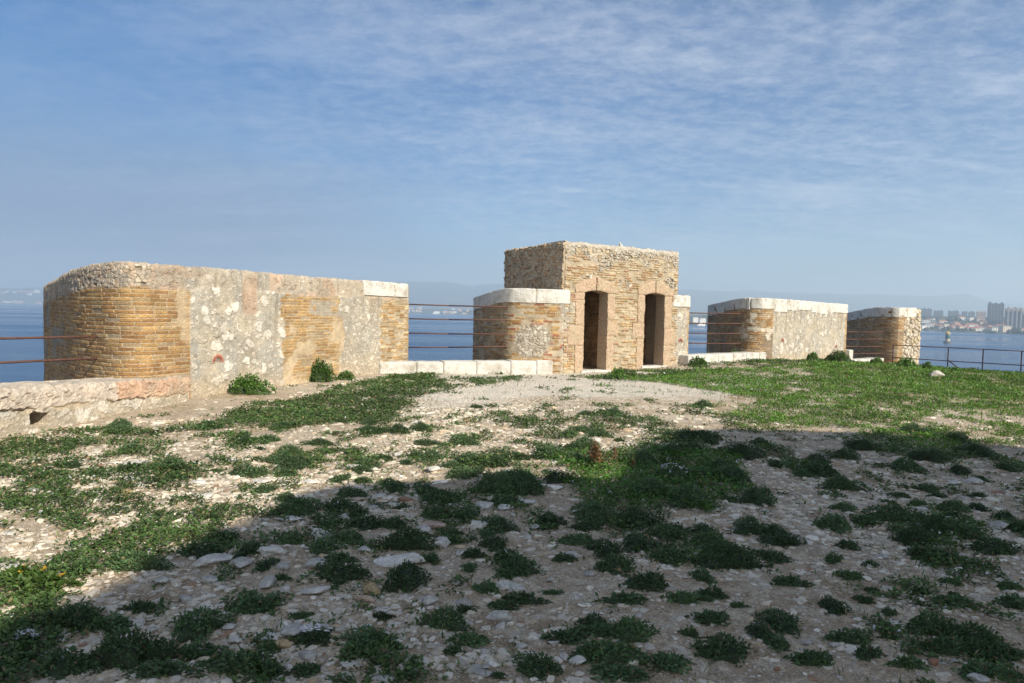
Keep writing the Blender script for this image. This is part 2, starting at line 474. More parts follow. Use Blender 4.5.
# ------------------------------------------------------------------ masonry
OCHRE, YEL, ORG, RED, GTAN = (0.335, 0.19, 0.075), (0.40, 0.25, 0.105), (0.295, 0.16, 0.066), (0.29, 0.125, 0.07), (0.36, 0.245, 0.125)
MORTAR = (0.42, 0.345, 0.245)
def brickwork(u, v, s, L=0.30, hc=0.067, pal=(OCHRE, OCHRE, YEL, ORG, ORG, GTAN), keep=1.0, mort=0.007, wear=0.12):
    vv = v + 0.012 * (fbm(u * 0.7, v * 0.2, s, 2) - 0.5)
    row = np.floor(vv / hc); fy = vv / hc - row
    x = u / L + hsh(row, 3, s) * 5.0
    k = np.floor(x)
    b = lambda kk: kk + 0.36 * (hsh(kk, row, s + 1) - 0.5)
    k = np.where(x < b(k), k - 1, k); k = np.where(x >= b(k + 1), k + 1, k)
    dx = np.minimum(x - b(k), b(k + 1) - x) * L
    dy = np.minimum(fy, 1 - fy) * hc
    h1, h2, h3 = hsh(k, row, s + 2), hsh(k, row, s + 3), hsh(k, row, s + 4)
    n1 = fbm(u * 22, v * 40, s + 5, 3)
    e = np.minimum(dx, dy) + 0.006 * (n1 - 0.5)
    m = sst(mort * 0.5, mort * 1.3, e)
    col = palette(pal, h1) * (0.82 + 0.36 * h2)[..., None] * (0.76 + 0.48 * n1)[..., None]
    lost = (h3 < wear)
    col = np.where(lost[..., None], mixc(col, np.array(MORTAR) * 0.8, 0.55 * np.ones_like(h1)), col)
    pres = sst(0.0, 0.06, keep - hsh(k, row, s + 6) + 0.25 * (fbm(u * 2.3, v * 2.9, s + 9, 3) - 0.5))
    m = m * pres
    mort_c = np.array(MORTAR) * (0.75 + 0.5 * fbm(u * 9, v * 9, s + 8, 3))[..., None]
    d = np.where(lost, 0.001, 0.010 + 0.006 * (h2 - 0.5) + 0.006 * (n1 - 0.5)) * m + 0.005 * (fbm(u * 16, v * 16, s + 12, 3) - 0.5)
    return mixc(mort_c, col, m), d
def plaster(u, v, s, stones=0.34, grey=1.0, chips=0.25, sz=0.27, splash=0.55):
    n = fbm(u * 2.2, v * 2.2, s, 5, 0.6); f = fbm(u * 14, v * 14, s + 2, 3)
    col = mixc((0.43, 0.37, 0.285), np.array((0.365, 0.335, 0.285)) * grey, sst(0.35, 0.65, n)) * (0.80 + 0.4 * f)[..., None]
    st = sst(0.52, 0.68, fbm(u * 1.4 + 5, v * 1.1, s + 4, 4))
    col = mixc(col, (0.30, 0.255, 0.20), 0.45 * st)
    d = 0.016 * (n - 0.5) + 0.008 * (f - 0.5)
    for size, pr, c, hgt in ((sz, stones, (0.60, 0.55, 0.475), 0.016), (0.085, chips, (0.56, 0.505, 0.425), 0.009), (0.05, chips * 0.7, (0.5, 0.42, 0.32), 0.006)):
        wx = u / size + 0.7 * (fbm(u * 1.6 / size, v * 1.6 / size, s + 6, 3) - 0.5)
        wy = v / (size * 0.85) + 0.7 * (fbm(u * 1.6 / size + 9, v * 1.6 / size, s + 7, 3) - 0.5)
        f1, f2, cid = worley(wx, wy, s + int(size * 1000))
        r = 0.22 + 0.30 * hsh(np.floor(cid * 9999), 1, s)
        mk = sst(r, r - 0.10, f1 + 0.30 * (f - 0.5)) * (cid < pr * (0.35 + 1.3 * n))
        col = mixc(col, np.array(c) * (0.85 + 0.3 * hsh(np.floor(cid * 9999), 2, s))[..., None] * (0.88 + 0.24 * f)[..., None], mk)
        d = d + hgt * mk
    # rain streaks under the coping, damp and sand splash at the foot, hairline cracks
    run = sst(0.52, 0.70, fbm(u * 5.5, v * 0.45, s + 21, 4, 0.6)) * sst(0.5, 2.2, v)
    col = mixc(col, col * np.array((0.62, 0.58, 0.54)), 0.85 * run)
    foot = sst(0.55, 0.05, v + 0.35 * (n - 0.5))
    col = mixc(col, np.array((0.42, 0.33, 0.225)) * (0.8 + 0.4 * f)[..., None], splash * foot)
    ck = np.abs(fbm(u * 1.1 + 3, v * 1.3, s + 25, 5, 0.62) - 0.5)
    ck = sst(0.006, 0.001, ck) * sst(0.5, 0.6, fbm(u * 0.7, v * 0.7, s + 26, 3))
    return mixc(col, np.array((0.20, 0.165, 0.125)), 0.7 * ck), d - 0.012 * ck
def rubble(u, v, s, size=0.10, cols=((0.40, 0.34, 0.27), (0.48, 0.40, 0.31), (0.33, 0.29, 0.24), (0.44, 0.33, 0.24)), deep=0.022, mortar=(0.30, 0.245, 0.18)):
    n = fbm(u * 5, v * 5, s, 4); f = fbm(u * 26, v * 26, s + 1, 3)
    f1, f2, cid = worley(u / size + 0.5 * (n - 0.5), v / (size * 0.8) + 0.4 * (f - 0.5), s)
    m = sst(0.03, 0.20, f2 - f1)
    col = mixc(np.array(mortar) * (0.75 + 0.5 * f)[..., None], palette(cols, cid) * (0.72 + 0.56 * f)[..., None], m)
    hol = sst(0.90, 0.97, hsh(np.floor(cid * 9999), 5, s)) * m
    col = mixc(col, np.array(mortar) * 0.55, 0.8 * hol)
    return col, deep * (m * (0.4 + 0.9 * hsh(np.floor(cid * 9999), 7, s)) - 0.4) - 0.03 * hol + 0.012 * (f - 0.5)
def roughstone(u, v, s, L=0.6, c=(0.45, 0.325, 0.235), c2=(0.40, 0.335, 0.26), pit=0.6):
    n = fbm(u * 2.0, v * 2.5, s, 5, 0.6); f = fbm(u * 20, v * 24, s + 1, 4, 0.6)
    p = sst(0.56, 0.72, fbm(u * 9, v * 14, s + 2, 4, 0.6))
    x = u / L; k = np.floor(x + 0.35 * (hsh(np.floor(x), 1, s) - 0.5)); fx = np.abs(x - np.round(x)) * L
    col = mixc(c, c2, sst(0.38, 0.62, n)) * (0.74 + 0.52 * f)[..., None] * (0.88 + 0.24 * hsh(k, 4, s))[..., None]
    col = mixc(col, np.array(c) * 0.5, 0.5 * p * pit)
    jt = sst(0.016, 0.004, fx + 0.012 * (f - 0.5))
    col = mixc(col, np.array(MORTAR) * 0.7, 0.8 * jt)
    return col, 0.02 * (n - 0.5) + 0.014 * (f - 0.5) - 0.022 * p * pit - 0.014 * jt
def band(u, a, b, w=0.06): return sst(a - w, a + w, u) * sst(b + w, b - w, u)
def arch_mark(base, u, v, u0, v0, r=0.10):           # small terracotta drain arch set in the wall
    q = np.hypot((u - u0), (v - v0)); ring = sst(r * 0.50, r * 0.62, q) * sst(r * 1.05, r * 0.92, q) * sst(-0.04, 0.0, v - v0)
    hole = sst(r * 0.6, r * 0.5, q) * sst(-0.05, 0.0, v - v0)
    c, d = over(base, (np.array((0.36, 0.13, 0.085)) * np.ones(u.shape + (1,)), base[1] + 0.012), ring)
    return over((c, d), (np.array((0.16, 0.11, 0.08)) * np.ones(u.shape + (1,)), base[1] - 0.03), hole * 0.7)

def resample(pts, res):
    """pts: (x, y) or ('q', ctrl, end) -> evenly spaced polyline"""
    out = [np.array(pts[0], float)]
    for p in pts[1:]:
        if p[0] == 'q':
            a, c, b = out[-1], np.array(p[1]), np.array(p[2])
            for t in np.linspace(0, 1, 40)[1:]: out.append((1 - t) ** 2 * a + 2 * t * (1 - t) * c + t * t * b)
        else: out.append(np.array(p, float))
    out = np.array(out)
    L = np.concatenate([[0], np.cumsum(np.hypot(*np.diff(out, axis=0).T))])
    n = max(2, int(L[-1] / res) + 1)
    u = np.linspace(0, L[-1], n)
    P = np.stack([np.interp(u, L, out[:, i]) for i in (0, 1)], 1)
    T = np.gradient(P, axis=0)
    k = max(1, int(0.05 / res))
    ker = np.ones(2 * k + 1) / (2 * k + 1)
    T = np.stack([np.convolve(np.pad(T[:, i], k, mode='edge'), ker, 'valid') for i in (0, 1)], 1)
    T /= np.linalg.norm(T, axis=1)[:, None]
    return u, P, np.stack([T[:, 1], -T[:, 0]], 1)
def at_u(path, x, y):
    u, P, N = path
    return float(u[np.argmin(np.hypot(P[:, 0] - x, P[:, 1] - y))])

def wall_body(name, path, back, z0, top, style, parent=None, vres=0.02, ledge=0.35, zback=-6.0, rag=0.02, hole=None, mask=None):
    """masonry: relief on the face that follows the path, a rough top ledge, plain hidden back"""
    u, P, N = path
    nu = len(u)
    tz = np.array([top(x, y) for x, y in P]) + rag * 2 * (fbm(u * 3.1, u * 0 + 1.7, 77, 4) - 0.5) + rag * 1.2 * (vnoise(u * 17, u * 0, 78) - 0.5)
    nv = max(3, int((tz.max() - z0) / vres) + 1)
    s = np.linspace(0, 1, nv)
    Z = z0 + (tz - z0)[None, :] * s[:, None]
    Ug = np.broadcast_to(u[None, :], Z.shape)
    Tg = np.broadcast_to(tz[None, :], Z.shape)
    c, d = style(Ug, Z, Tg)
    d = d - 0.035 * np.exp(-(Tg - Z) / 0.035)
    if hole is not None: d = d - hole(Ug, Z)
    X = P[None, :, 0] + N[None, :, 0] * d; Yv = P[None, :, 1] + N[None, :, 1] * d
    V = [np.stack([X, Yv, Z], -1).reshape(-1, 3)]; C = [c.reshape(-1, 3)]
    nl = max(2, int(ledge / 0.05))
    off = np.linspace(0.03, ledge, nl)
    for o_ in off:
        n_ = fbm(u * 8, u * 0 + o_ * 8, 91, 4)
        zz_ = tz + 0.02 * (n_ - 0.5) + 0.008
        V.append(np.stack([P[:, 0] - N[:, 0] * (o_ + 0.03), P[:, 1] - N[:, 1] * (o_ + 0.03), zz_], -1))
        C.append(np.array((0.43, 0.37, 0.30)) * (0.7 + 0.6 * n_)[:, None])
    nr = nv + nl
    V = np.concatenate(V); C = np.concatenate(C)
    i = (np.arange(nr - 1)[:, None] * nu + np.arange(nu - 1)[None, :]).ravel()
    q = np.stack([i, i + 1, i + nu + 1, i + nu], 1)
    if mask is not None:
        uc = (Ug[:-1, :-1] + Ug[1:, 1:]) / 2; zc_ = (Z[:-1, :-1] + Z[1:, 1:]) / 2
        keep = np.ones(len(q), bool); keep[:(nv - 1) * (nu - 1)] = ~mask(uc, zc_).ravel()
        q = q[keep]
    nb = len(V)
    bk = np.array(back, float)
    ztb = np.array([top(x, y) for x, y in bk])
    B = np.concatenate([np.column_stack([bk, np.full(len(bk), zback)]), np.column_stack([bk, ztb])])
    V = np.concatenate([V, B]); C = np.concatenate([C, np.tile((0.36, 0.30, 0.23), (len(B), 1))])
    n_ = len(bk)
    faces = [[nb + j, nb + j + 1, nb + n_ + j + 1, nb + n_ + j] for j in range(n_ - 1)]
    last, first = (nr - 1) * nu, (nr - 1) * nu
    polys = [q]
    if n_ > 1: polys.append(np.array(faces))
    endc = [r_ * nu + nu - 1 for r_ in range(nr)]; begc = [r_ * nu for r_ in range(nr)]
    polys.append(np.array([endc[::-1] + [nb + n_, nb]]))       # end wall at the path's end
    polys.append(np.array([begc + [nb + 2 * n_ - 1, nb + n_ - 1]]))
    polys.append(np.array([list(range((nr - 1) * nu, nr * nu)) + [nb + n_ + j for j in range(n_)]]))
    return mesh_obj(name, V, polys, M_WALL, parent, C)

def capstone(name, path, u0, u1, top, hgt, parent, out=0.028, depth=0.5, lift=0.015, seed=0, mat=None):
    """one coping block following the wall's curve"""
    u, P, N = path
    us = np.arange(u0 + 0.0065, u1 - 0.0055, 0.035)
    us = np.concatenate([us, [u1 - 0.0065]])
    px, py = np.interp(us, u, P[:, 0]), np.interp(us, u, P[:, 1])
    nx, ny = np.interp(us, u, N[:, 0]), np.interp(us, u, N[:, 1])
    tz = np.array([top(x, y) for x, y in zip(px, py)]) + lift + 0.012 * (hsh(seed, 1) - 0.5)
    prof = []
    nfr = int(hgt / 0.035)
    r = 0.03
    for k in range(nfr + 1): prof.append((out, -hgt + (hgt - r) * k / nfr))
    prof += [(out - r * 0.3, -r * 0.3), (out - r, 0.0)]
    for k in range(1, 8): prof.append((out - r - (depth) * k / 7, 0.0))
    prof.append((out - r - depth, -hgt))
    prof = np.array(prof)
    O, U2 = np.meshgrid(prof[:, 0], us); Hh, _ = np.meshgrid(prof[:, 1], us)
    n = fbm(U2 * 6 + seed, Hh * 6 + O * 6, 40 + seed, 4) - 0.5
    chip = sst(0.62, 0.80, fbm(U2 * 5 + 3 * seed, Hh * 5 + O * 3, 60 + seed, 3))
    edge = np.minimum(1, np.minimum(us - us[0], us[-1] - us) / 0.03)[:, None]
    O2 = O + 0.022 * n - 0.035 * chip * (O > 0) - 0.018 * (1 - edge)
    X = px[:, None] + nx[:, None] * O2; Yv = py[:, None] + ny[:, None] * O2
    Z = tz[:, None] + Hh + 0.016 * n - 0.012 * (1 - edge) * (Hh > -0.01)
    V = np.stack([X, Yv, Z], -1).reshape(-1, 3)
    a, b = len(us), prof.shape[0]
    i = (np.arange(a - 1)[:, None] * b + np.arange(b - 1)[None, :]).ravel()
    q = np.stack([i, i + b, i + b + 1, i + 1], 1)
    ends = [list(range(b))[::-1], list(range((a - 1) * b, a * b))]
    bot = np.stack([np.arange(a - 1) * b, np.arange(a - 1) * b + b - 1, np.arange(1, a) * b + b - 1, np.arange(1, a) * b], 1)
    return mesh_obj(name, V, [q, bot, np.array([ends[0]]), np.array([ends[1]])], mat or M_WHITE, parent)

# ---- long merlon on the left: rounded brick end, plastered face
P1 = resample([(-9.95, 14.5), (-7.95, 12.2), ('q', (-7.45, 11.62), (-6.75, 11.18)), ('q', (-6.05, 10.72), (-5.85, 11.25)), (-5.61, 11.88), (-4.54, 14.55), (-2.86, 18.22), ('q', (-2.74, 18.48), (-2.9, 18.64)), (-3.5, 18.92)], 0.0125)
uB, u284, u345, u380, u365 = [at_u(P1, *q) for q in ((-5.61, 11.88), (-4.72, 14.1), (-3.92, 15.9), (-3.33, 17.2), (-3.62, 16.55))]
def top1(x, y):
    n = (-0.92, 0.40); t = (x + 5.61) * n[0] + (y - 11.88) * n[1]
    return 2.30 - 0.072 * max(0.0, t - 0.7)
def style1(u, z, top):
    wob = 0.16 * (fbm(u * 1.3, z * 2.6, 31, 4) - 0.5); wz = 0.14 * (fbm(u * 2.4, z * 2, 33, 4) - 0.5)
    brick = brickwork(u, z, 5, keep=1.35, wear=0.06)
    cheek = sst(u[0].min() + 3.3, u[0].min() + 1.9, u) 
    grey = (np.array((0.29, 0.25, 0.20)) * (0.6 + 0.8 * fbm(u * 7, z * 7, 34, 4))[..., None], brick[1] * 0.7)
    brick = over(brick, grey, cheek * sst(0.46, 0.64, fbm(u * 2, z * 3, 35, 4)))
    pl = plaster(u, z, 51)
    pl2 = plaster(u, z, 57, stones=0.12, chips=0.5)
    b2 = brickwork(u, z, 8, L=0.27, hc=0.060, pal=(YEL, YEL, OCHRE, YEL, GTAN), wear=0.22, keep=1.05)
    b3 = brickwork(u, z, 9, L=0.24, hc=0.058, pal=(YEL, (0.55, 0.42, 0.25), OCHRE, GTAN), wear=0.25, keep=0.85)
    pl = (pl[0], pl[1] + 0.018)
    out = over(brick, pl, sst(uB - 0.012, uB + 0.012, u + 0.25 * wob))
    tan = (np.array((0.50, 0.385, 0.25)) * (0.8 + 0.4 * fbm(u * 6, z * 6, 36, 4))[..., None], 0.012 * (fbm(u * 9, z * 9, 37, 4) - 0.5))
    edge_m = band(u, uB - 0.55, uB - 0.03, 0.12) * sst(0.45, 0.6, fbm(u * 3.2, z * 3.6, 38, 4))
    out = over(out, tan, edge_m * 0.9)
    patch = band(u + wob * 3.0 + 0.25 * (fbm(u * 5, z * 7, 46, 3) - 0.5), u284, u345 + 0.1 - 0.25 * (z - 1), 0.025)
    out = over(out, b2, patch)
    out = over(out, tan, patch * sst(0.50, 0.62, fbm(u * 1.9, z * 2.6, 39, 4)) * sst(1.55, 1.2, z))
    out = over(out, pl2, band(u + wob * 3 + 0.25 * (fbm(u * 5, z * 7, 47, 3) - 0.5), u345 - 0.1, u380 + 0.05, 0.03))
    cem = (np.array((0.36, 0.315, 0.25)) * (0.85 + 0.3 * fbm(u * 8, z * 8, 41, 3))[..., None], 0.008 * (fbm(u * 6, z * 6, 42, 3)))
    out = over(out, cem, 0.9 * band(u + wob, u284 + 0.8, u345 + 0.35, 0.1) * band(z + wz * 1.5, 1.45, 1.8, 0.05) * sst(0.36, 0.5, fbm(u * 2.5, z * 5, 43, 3)))
    out = over(out, b3, sst(u380 - 0.02, u380 + 0.03, u + wob * 1.2 + 0.2 * (fbm(u * 5, z * 9, 48, 3) - 0.5)))
    foot = roughstone(u, z, 44, 0.5)
    out = over(out, foot, band(u, uB - 1.2, uB - 0.02, 0.03) * sst(0.46, 0.40, z + wz * 0.4))
    out = arch_mark(out, u, z, uB + 0.62, 0.62, 0.13)
    rb = rubble(u, z, 61, 0.085, deep=0.014)
    rs = roughstone(u, z, 62, 0.55)
    sc = plaster(u, z, 63, stones=0.05, chips=0.2)
    topm = over(rb, rs, sst(uB - 0.9, uB - 0.5, u + wob))
    topm = over(topm, sc, sst(0.54, 0.60, fbm(u * 1.7, z * 2, 64, 3)) * sst(uB - 1.1, uB - 0.8, u) * 0.8)
    drop = 0.40 - 0.04 * sst(uB, uB + 0.3, u) + 0.05 * sst(u284, u284 + 0.3, u)
    tb = sst(-0.03, 0.03, z - (top - drop) + wz * 0.55)
    tb = tb * (1 - 0.85 * band(u, uB + 0.3, u284 - 0.1, 0.2) * sst(0.40, 0.55, fbm(u * 2.1, z, 65, 3)))
    out = over(out, topm, tb)
    pinkpiece = roughstone(u, z, 66, 3.0, pit=0.3)
    out = over(out, pinkpiece, band(u + wob * 0.6, uB + 1.22, uB + 1.62, 0.02) * sst(1.45, 1.55, z + wz))
    return out
R1 = empty('merlon', (-4.5, 14.6, 0))
tag(R1, 'long parapet block at left with rounded ochre brick end and plastered face', 'parapet', 'parapet blocks of the fort')
def keep_world(o, parent):                      # parts are built in world coordinates
    o.parent = parent; o.matrix_parent_inverse = Matrix.Translation(-Vector(parent.location)); return o
b = wall_body('wall', P1, [(-7.0, 20.3), (-9.9, 15.6)], -2.5, top1, style1, vres=0.0122); keep_world(b, R1)
for k, (a, c) in enumerate(((u365, u380 + 0.62), (u380 + 0.63, u380 + 1.24))):
    o = capstone('capstone', P1, a, c, top1, 0.36, None, seed=k, lift=0.02); keep_world(o, R1)
    o['label'] = 'white limestone coping stone'

# ---- low rough wall running towards the camera at far left
PS = resample([(-7.05, 1.5), (-6.62, 4.9), (-6.16, 8.19), (-5.60, 11.83)], 0.018)
def topS(x, y): return 0.60 - 0.05 * (y - 7.5) if y > 7.5 else 0.60
def styleS(u, z, top):
    wz = 0.10 * (fbm(u * 2.0, z * 2, 133, 4) - 0.5)
    base = plaster(u, z, 121, stones=0.85, chips=0.45, sz=0.30, splash=0.15)
    sand = (np.array((0.52, 0.42, 0.29)) * (0.8 + 0.4 * fbm(u * 6, z * 6, 136, 4))[..., None], 0.014 * (fbm(u * 7, z * 7, 137, 4) - 0.5))
    base = over(base, sand, band(z + wz, 0.10, 0.40, 0.05) * sst(0.40, 0.55, fbm(u * 1.6, z * 2, 138, 3)))
    slab = roughstone(u + 0.33, z, 122, 1.35, c=(0.55, 0.44, 0.345), c2=(0.50, 0.42, 0.34), pit=0.8)
    pink = roughstone(u, z, 123, 0.9, c=(0.52, 0.34, 0.23), c2=(0.50, 0.38, 0.27), pit=0.9)
    L = u.max()
    slab = over(slab, pink, sst(L - 1.75, L - 1.7, u))
    m = sst(-0.02, 0.01, z - (top - 0.26) + wz * 0.5)
    gap = sst(0.035, 0.0, np.abs(z - (top - 0.27) + wz * 0.5)) * sst(0.40, 0.55, fbm(u * 1.5, z * 0 + 4, 141, 3))
    base = (mixc(base[0], np.array((0.18, 0.14, 0.10)), 0.8 * gap), base[1] - 0.04 * gap)
    slab = (slab[0], slab[1] * 1.7 + 0.022 - 0.02 * sst(0.10, 0.0, top - z))
    return over(base, slab, m)
uh = at_u(PS, -6.08, 8.75)
def holeS(u, z):
    q = np.maximum(np.abs(u - uh - 0.1 * (z - 0.1)) / 0.15, np.abs(z - 0.12 + 0.1 * (fbm(u * 9, z * 9, 139, 3) - 0.5)) / 0.095)
    return 0.42 * sst(1.05, 0.9, q)
o = wall_body('low_wall', PS, [(-6.45, 12.1), (-6.95, 8.3), (-7.9, 1.6)], -1.0, topS, styleS, vres=0.018, ledge=0.62, zback=-3, rag=0.03, hole=holeS)
tag(o, 'low rough stone wall with a dark drain hole at far left', 'wall')
# ---- sills of white blocks closing the embrasures
def sill(pts, joints, tops, label, hgt=0.6, depth=0.5, name='sill_wall'):
    path = resample(pts, 0.02)
    root = empty(name, (pts[0][0], pts[0][1], 0))
    tag(root, label, 'sill', 'white sills of the embrasures')
    L = path[0][-1]
    edges = [0.0] + [j * L for j in joints] + [L]
    for k in range(len(edges) - 1):
        z = tops[k]
        o = capstone('block', path, edges[k], edges[k + 1], lambda x, y: z, hgt, None, out=0.0, depth=depth, lift=0, seed=20 + k + int(abs(pts[0][0]) * 7))
        keep_world(o, root)
    return root
sill([(-3.33, 17.15), (1.12, 18.33)], (0.205, 0.355, 0.545, 0.745, 0.90), (0.29, 0.295, 0.31, 0.32, 0.33, 0.34),
     'row of white limestone blocks between the long parapet and the doorway building')
sill([(5.45, 21.02), (9.1, 23.68)], (0.18, 0.33, 0.5, 0.66, 0.82), (0.40, 0.40, 0.405, 0.41, 0.42, 0.42),
     'row of white limestone blocks just right of the doorway building', hgt=0.5)
sill([(13.93, 28.12), (16.6, 30.4)], (0.10, 0.4, 0.7), (0.33, -0.08, -0.1, -0.1),
     'low white blocks before the small end parapet, partly behind plants', hgt=0.7)

# ---- merlon joined to the left of the doorway building
F0, F1 = np.array((1.41, 18.66)), np.array((5.10, 21.23))
FD = (F1 - F0) / np.linalg.norm(F1 - F0); FN = np.array((FD[1], -FD[0])); FL_ = float(np.linalg.norm(F1 - F0))
P2 = resample([(-1.19, 20.86), (-0.60, 19.35), ('q', (-0.32, 18.72), (0.0, 18.54)), ('q', (0.40, 18.36), (1.0, 18.52)), (1.41, 18.655), (1.54, 18.735), (1.70, 18.86)], 0.021)
def top2(x, y):
    t = (x - 0.3) * -FN[0] + (y - 18.2) * -FN[1]
    return 2.25 - 0.10 * max(0.0, t - 0.7)
def style2(u, z, top):
    w = 0.2 * (fbm(u * 2, z * 2.4, 231, 4) - 0.5)
    b = brickwork(u, z, 15, L=0.30, hc=0.075, pal=(OCHRE, YEL, ORG, RED, GTAN), keep=0.74, wear=0.15)
    old = brickwork(u, z, 16, L=0.26, hc=0.075, pal=(GTAN, (0.30, 0.22, 0.13), ORG, (0.25, 0.19, 0.13)), keep=0.8, wear=0.3)
    u0 = at_u(P2, 0.1, 18.3)
    out = over(old, b, sst(u0 - 0.5, u0 - 0.1, u + w))
    rb = rubble(u, z, 17, 0.10, cols=((0.52, 0.47, 0.40), (0.44, 0.38, 0.30), (0.36, 0.31, 0.25)), mortar=(0.36, 0.30, 0.22))
    m = sst(0.62, 0.45, np.hypot((u - u0 - 0.42) / 1.0, (z - 0.85) / 0.85) + w)
    out = over(out, rb, m)
    pl = plaster(u, z, 18, stones=0.25, chips=0.5)
    out = over(out, pl, sst(u0 + 1.12, u0 + 1.25, u + w * 0.7) * (1 - 0.5 * sst(0.5, 0.6, fbm(u * 3, z * 3, 232, 3))))
    return arch_mark(out, u, z, u0 + 1.28, 0.66, 0.12)
R2 = empty('merlon', (0.2, 18.6, 0))
tag(R2, 'rounded brick parapet with white coping joined to the left of the doorway building', 'parapet', 'parapet blocks of the fort')
b = wall_body('wall', P2, [(1.9, 19.3), (1.2, 22.0), (0.2, 23.0), (-1.2, 21.7)], -2.0, lambda x, y: top2(x, y) - 0.03, style2, vres=0.022); keep_world(b, R2)
cu = [0.0] + [at_u(P2, *q) for q in ((-0.60, 19.38), (0.62, 18.43), (1.56, 18.75))]
for k in range(3): keep_world(capstone('capstone', P2, cu[k], cu[k + 1], top2, 0.38, None, seed=5 + k, depth=0.6), R2)

# ---- stub to the right of the doorway building
Q5 = F0 + FD * 5.02
P2b = resample([tuple(F0 + FD * 4.3 - FN * 0.005), tuple(F0 + FD * 4.9 - FN * 0.005), ('q', tuple(Q5), tuple(Q5 + np.array((0.06, 0.12)))), (5.72, 22.3)], 0.024)
def style2b(u, z, top):
    pl = plaster(u, z, 71, stones=0.35, chips=0.4)
    b = brickwork(u, z, 72, L=0.22, hc=0.07, pal=(YEL, OCHRE, GTAN), keep=0.7)
    out = over(pl, b, sst(0.66, 0.74, u))
    return arch_mark(out, u, z, 0.40, 0.80, 0.11)
R2b = empty('merlon', (5.4, 21.3, 0))
tag(R2b, 'narrow plastered parapet stub with white cap at right edge of the doorway building', 'parapet', 'parapet blocks of the fort')
keep_world(wall_body('wall', P2b, [(5.75, 24.2), (3.4, 23.6), (4.6, 21.4)], -1.5, lambda x, y: 2.21, style2b, vres=0.024), R2b)
keep_world(capstone('capstone', P2b, 0.0, 1.75, lambda x, y: 2.24, 0.36, None, seed=9, depth=0.35), R2b)

# ---- third merlon, right of centre
P3 = resample([(7.62, 26.69), (7.74, 24.6), ('q', (7.82, 23.35), (8.5, 23.33)), ('q', (8.8, 23.40), (9.1, 23.68)), (13.8, 28.28), ('q', (14.0, 28.5), (13.9, 28.7)), (13.2, 29.6)], 0.026)
u3 = at_u(P3, 9.0, 23.58); u3e = at_u(P3, 13.8, 28.28)
def top3(x, y):
    t = (x - 8.5) * -0.70 + (y - 23.5) * 0.71
    return 2.26 - 0.013 * max(0, x - 9.0) - 0.10 * max(0.0, t - 0.4)
def style3(u, z, top):
    w = 0.2 * (fbm(u * 2, z * 2.4, 331, 4) - 0.5)
    b = brickwork(u, z, 25, L=0.30, hc=0.072, pal=(ORG, OCHRE, GTAN, (0.25, 0.15, 0.07), (0.26, 0.175, 0.10)), keep=1.1, wear=0.12)
    dk = (np.array((0.20, 0.16, 0.12)) * (0.7 + 0.6 * fbm(u * 6, z * 6, 336, 4))[..., None], b[1])
    b = over(b, dk, 0.7 * sst(0.52, 0.62, fbm(u * 1.7, z * 2.0, 332, 4)))
    wt = (np.array((0.55, 0.48, 0.38)) * (0.8 + 0.4 * fbm(u * 9, z * 9, 337, 3))[..., None], b[1] * 0.5)
    b = over(b, wt, sst(0.60, 0.68, fbm(u * 3.2, z * 4.2, 338, 4)) * sst(u3 - 1.6, u3 - 1.0, u))
    pl = plaster(u, z, 26, stones=0.22, chips=0.3, grey=0.95)
    out = over(b, pl, sst(u3 - 0.06, u3 + 0.06, u + w * 0.5))
    q = brickwork(u, z, 27, L=0.25, hc=0.07, pal=(YEL, OCHRE, GTAN))
    out = over(out, q, sst(u3e - 0.10, u3e - 0.04, u))
    out = arch_mark(out, u, z, u3 + 0.75, 0.78, 0.12)
    return arch_mark(out, u, z, u3e - 1.0, 0.45, 0.12)
R3 = empty('merlon', (11, 26, 0))
tag(R3, 'grey plastered parapet with white coping and dark rounded brick end, right of centre', 'parapet', 'parapet blocks of the fort')
keep_world(wall_body('wall', P3, [(12.5, 31.3), (8.7, 30.0)], -2.5, lambda x, y: top3(x, y) - 0.03, style3, vres=0.025), R3)
jl = [0, 1.75, 3.2, u3 - 0.95, u3 + 0.05, u3 + 1.05, u3 + 1.9, u3 + 3.1, u3 + 3.75, u3 + 5.3, u3e + 0.25]
for k in range(len(jl) - 1): keep_world(capstone('capstone', P3, jl[k], jl[k + 1], top3, 0.40 + 0.10 * (hsh(k, 8) - 0.5), None, seed=30 + k, depth=0.5), R3)

# ---- small end merlon at right with a broken rubble end
P4 = resample([(16.75, 34.5), (16.52, 32.0), ('q', (16.5, 30.6), (17.15, 30.35)), (17.6, 30.5), (18.5, 31.0), (18.6, 31.3)], 0.03)
u4 = at_u(P4, 17.45, 30.45)
def top4(x, y): return 2.15 - 0.09 * max(0.0, y - 31.3)
def style4(u, z, top):
    b = brickwork(u, z, 35, L=0.30, hc=0.075, pal=(ORG, OCHRE, GTAN, (0.30, 0.19, 0.10)), keep=0.95, wear=0.2)
    dk = (np.array((0.24, 0.18, 0.12)) * (0.7 + 0.6 * fbm(u * 6, z * 6, 436, 4))[..., None], b[1])
    b = over(b, dk, 0.6 * sst(0.5, 0.62, fbm(u * 1.5, z * 2.0, 432, 4)))
    rb = rubble(u, z, 36, 0.22, cols=((0.53, 0.47, 0.385), (0.47, 0.405, 0.32), (0.50, 0.41, 0.29)), deep=0.06, mortar=(0.34, 0.28, 0.2))
    return over(b, rb, sst(u4 - 0.08, u4 + 0.08, u + 0.2 * (fbm(u * 2, z * 3, 433, 3) - 0.5)))
R4 = empty('merlon', (17.3, 31, 0))
tag(R4, 'small rounded brick parapet with broken rubble end beside the dark fence', 'parapet', 'parapet blocks of the fort')
keep_world(wall_body('wall', P4, [(18.9, 34.6), (17.0, 35.2)], -3.0, lambda x, y: top4(x, y) - 0.03, style4, vres=0.03), R4)
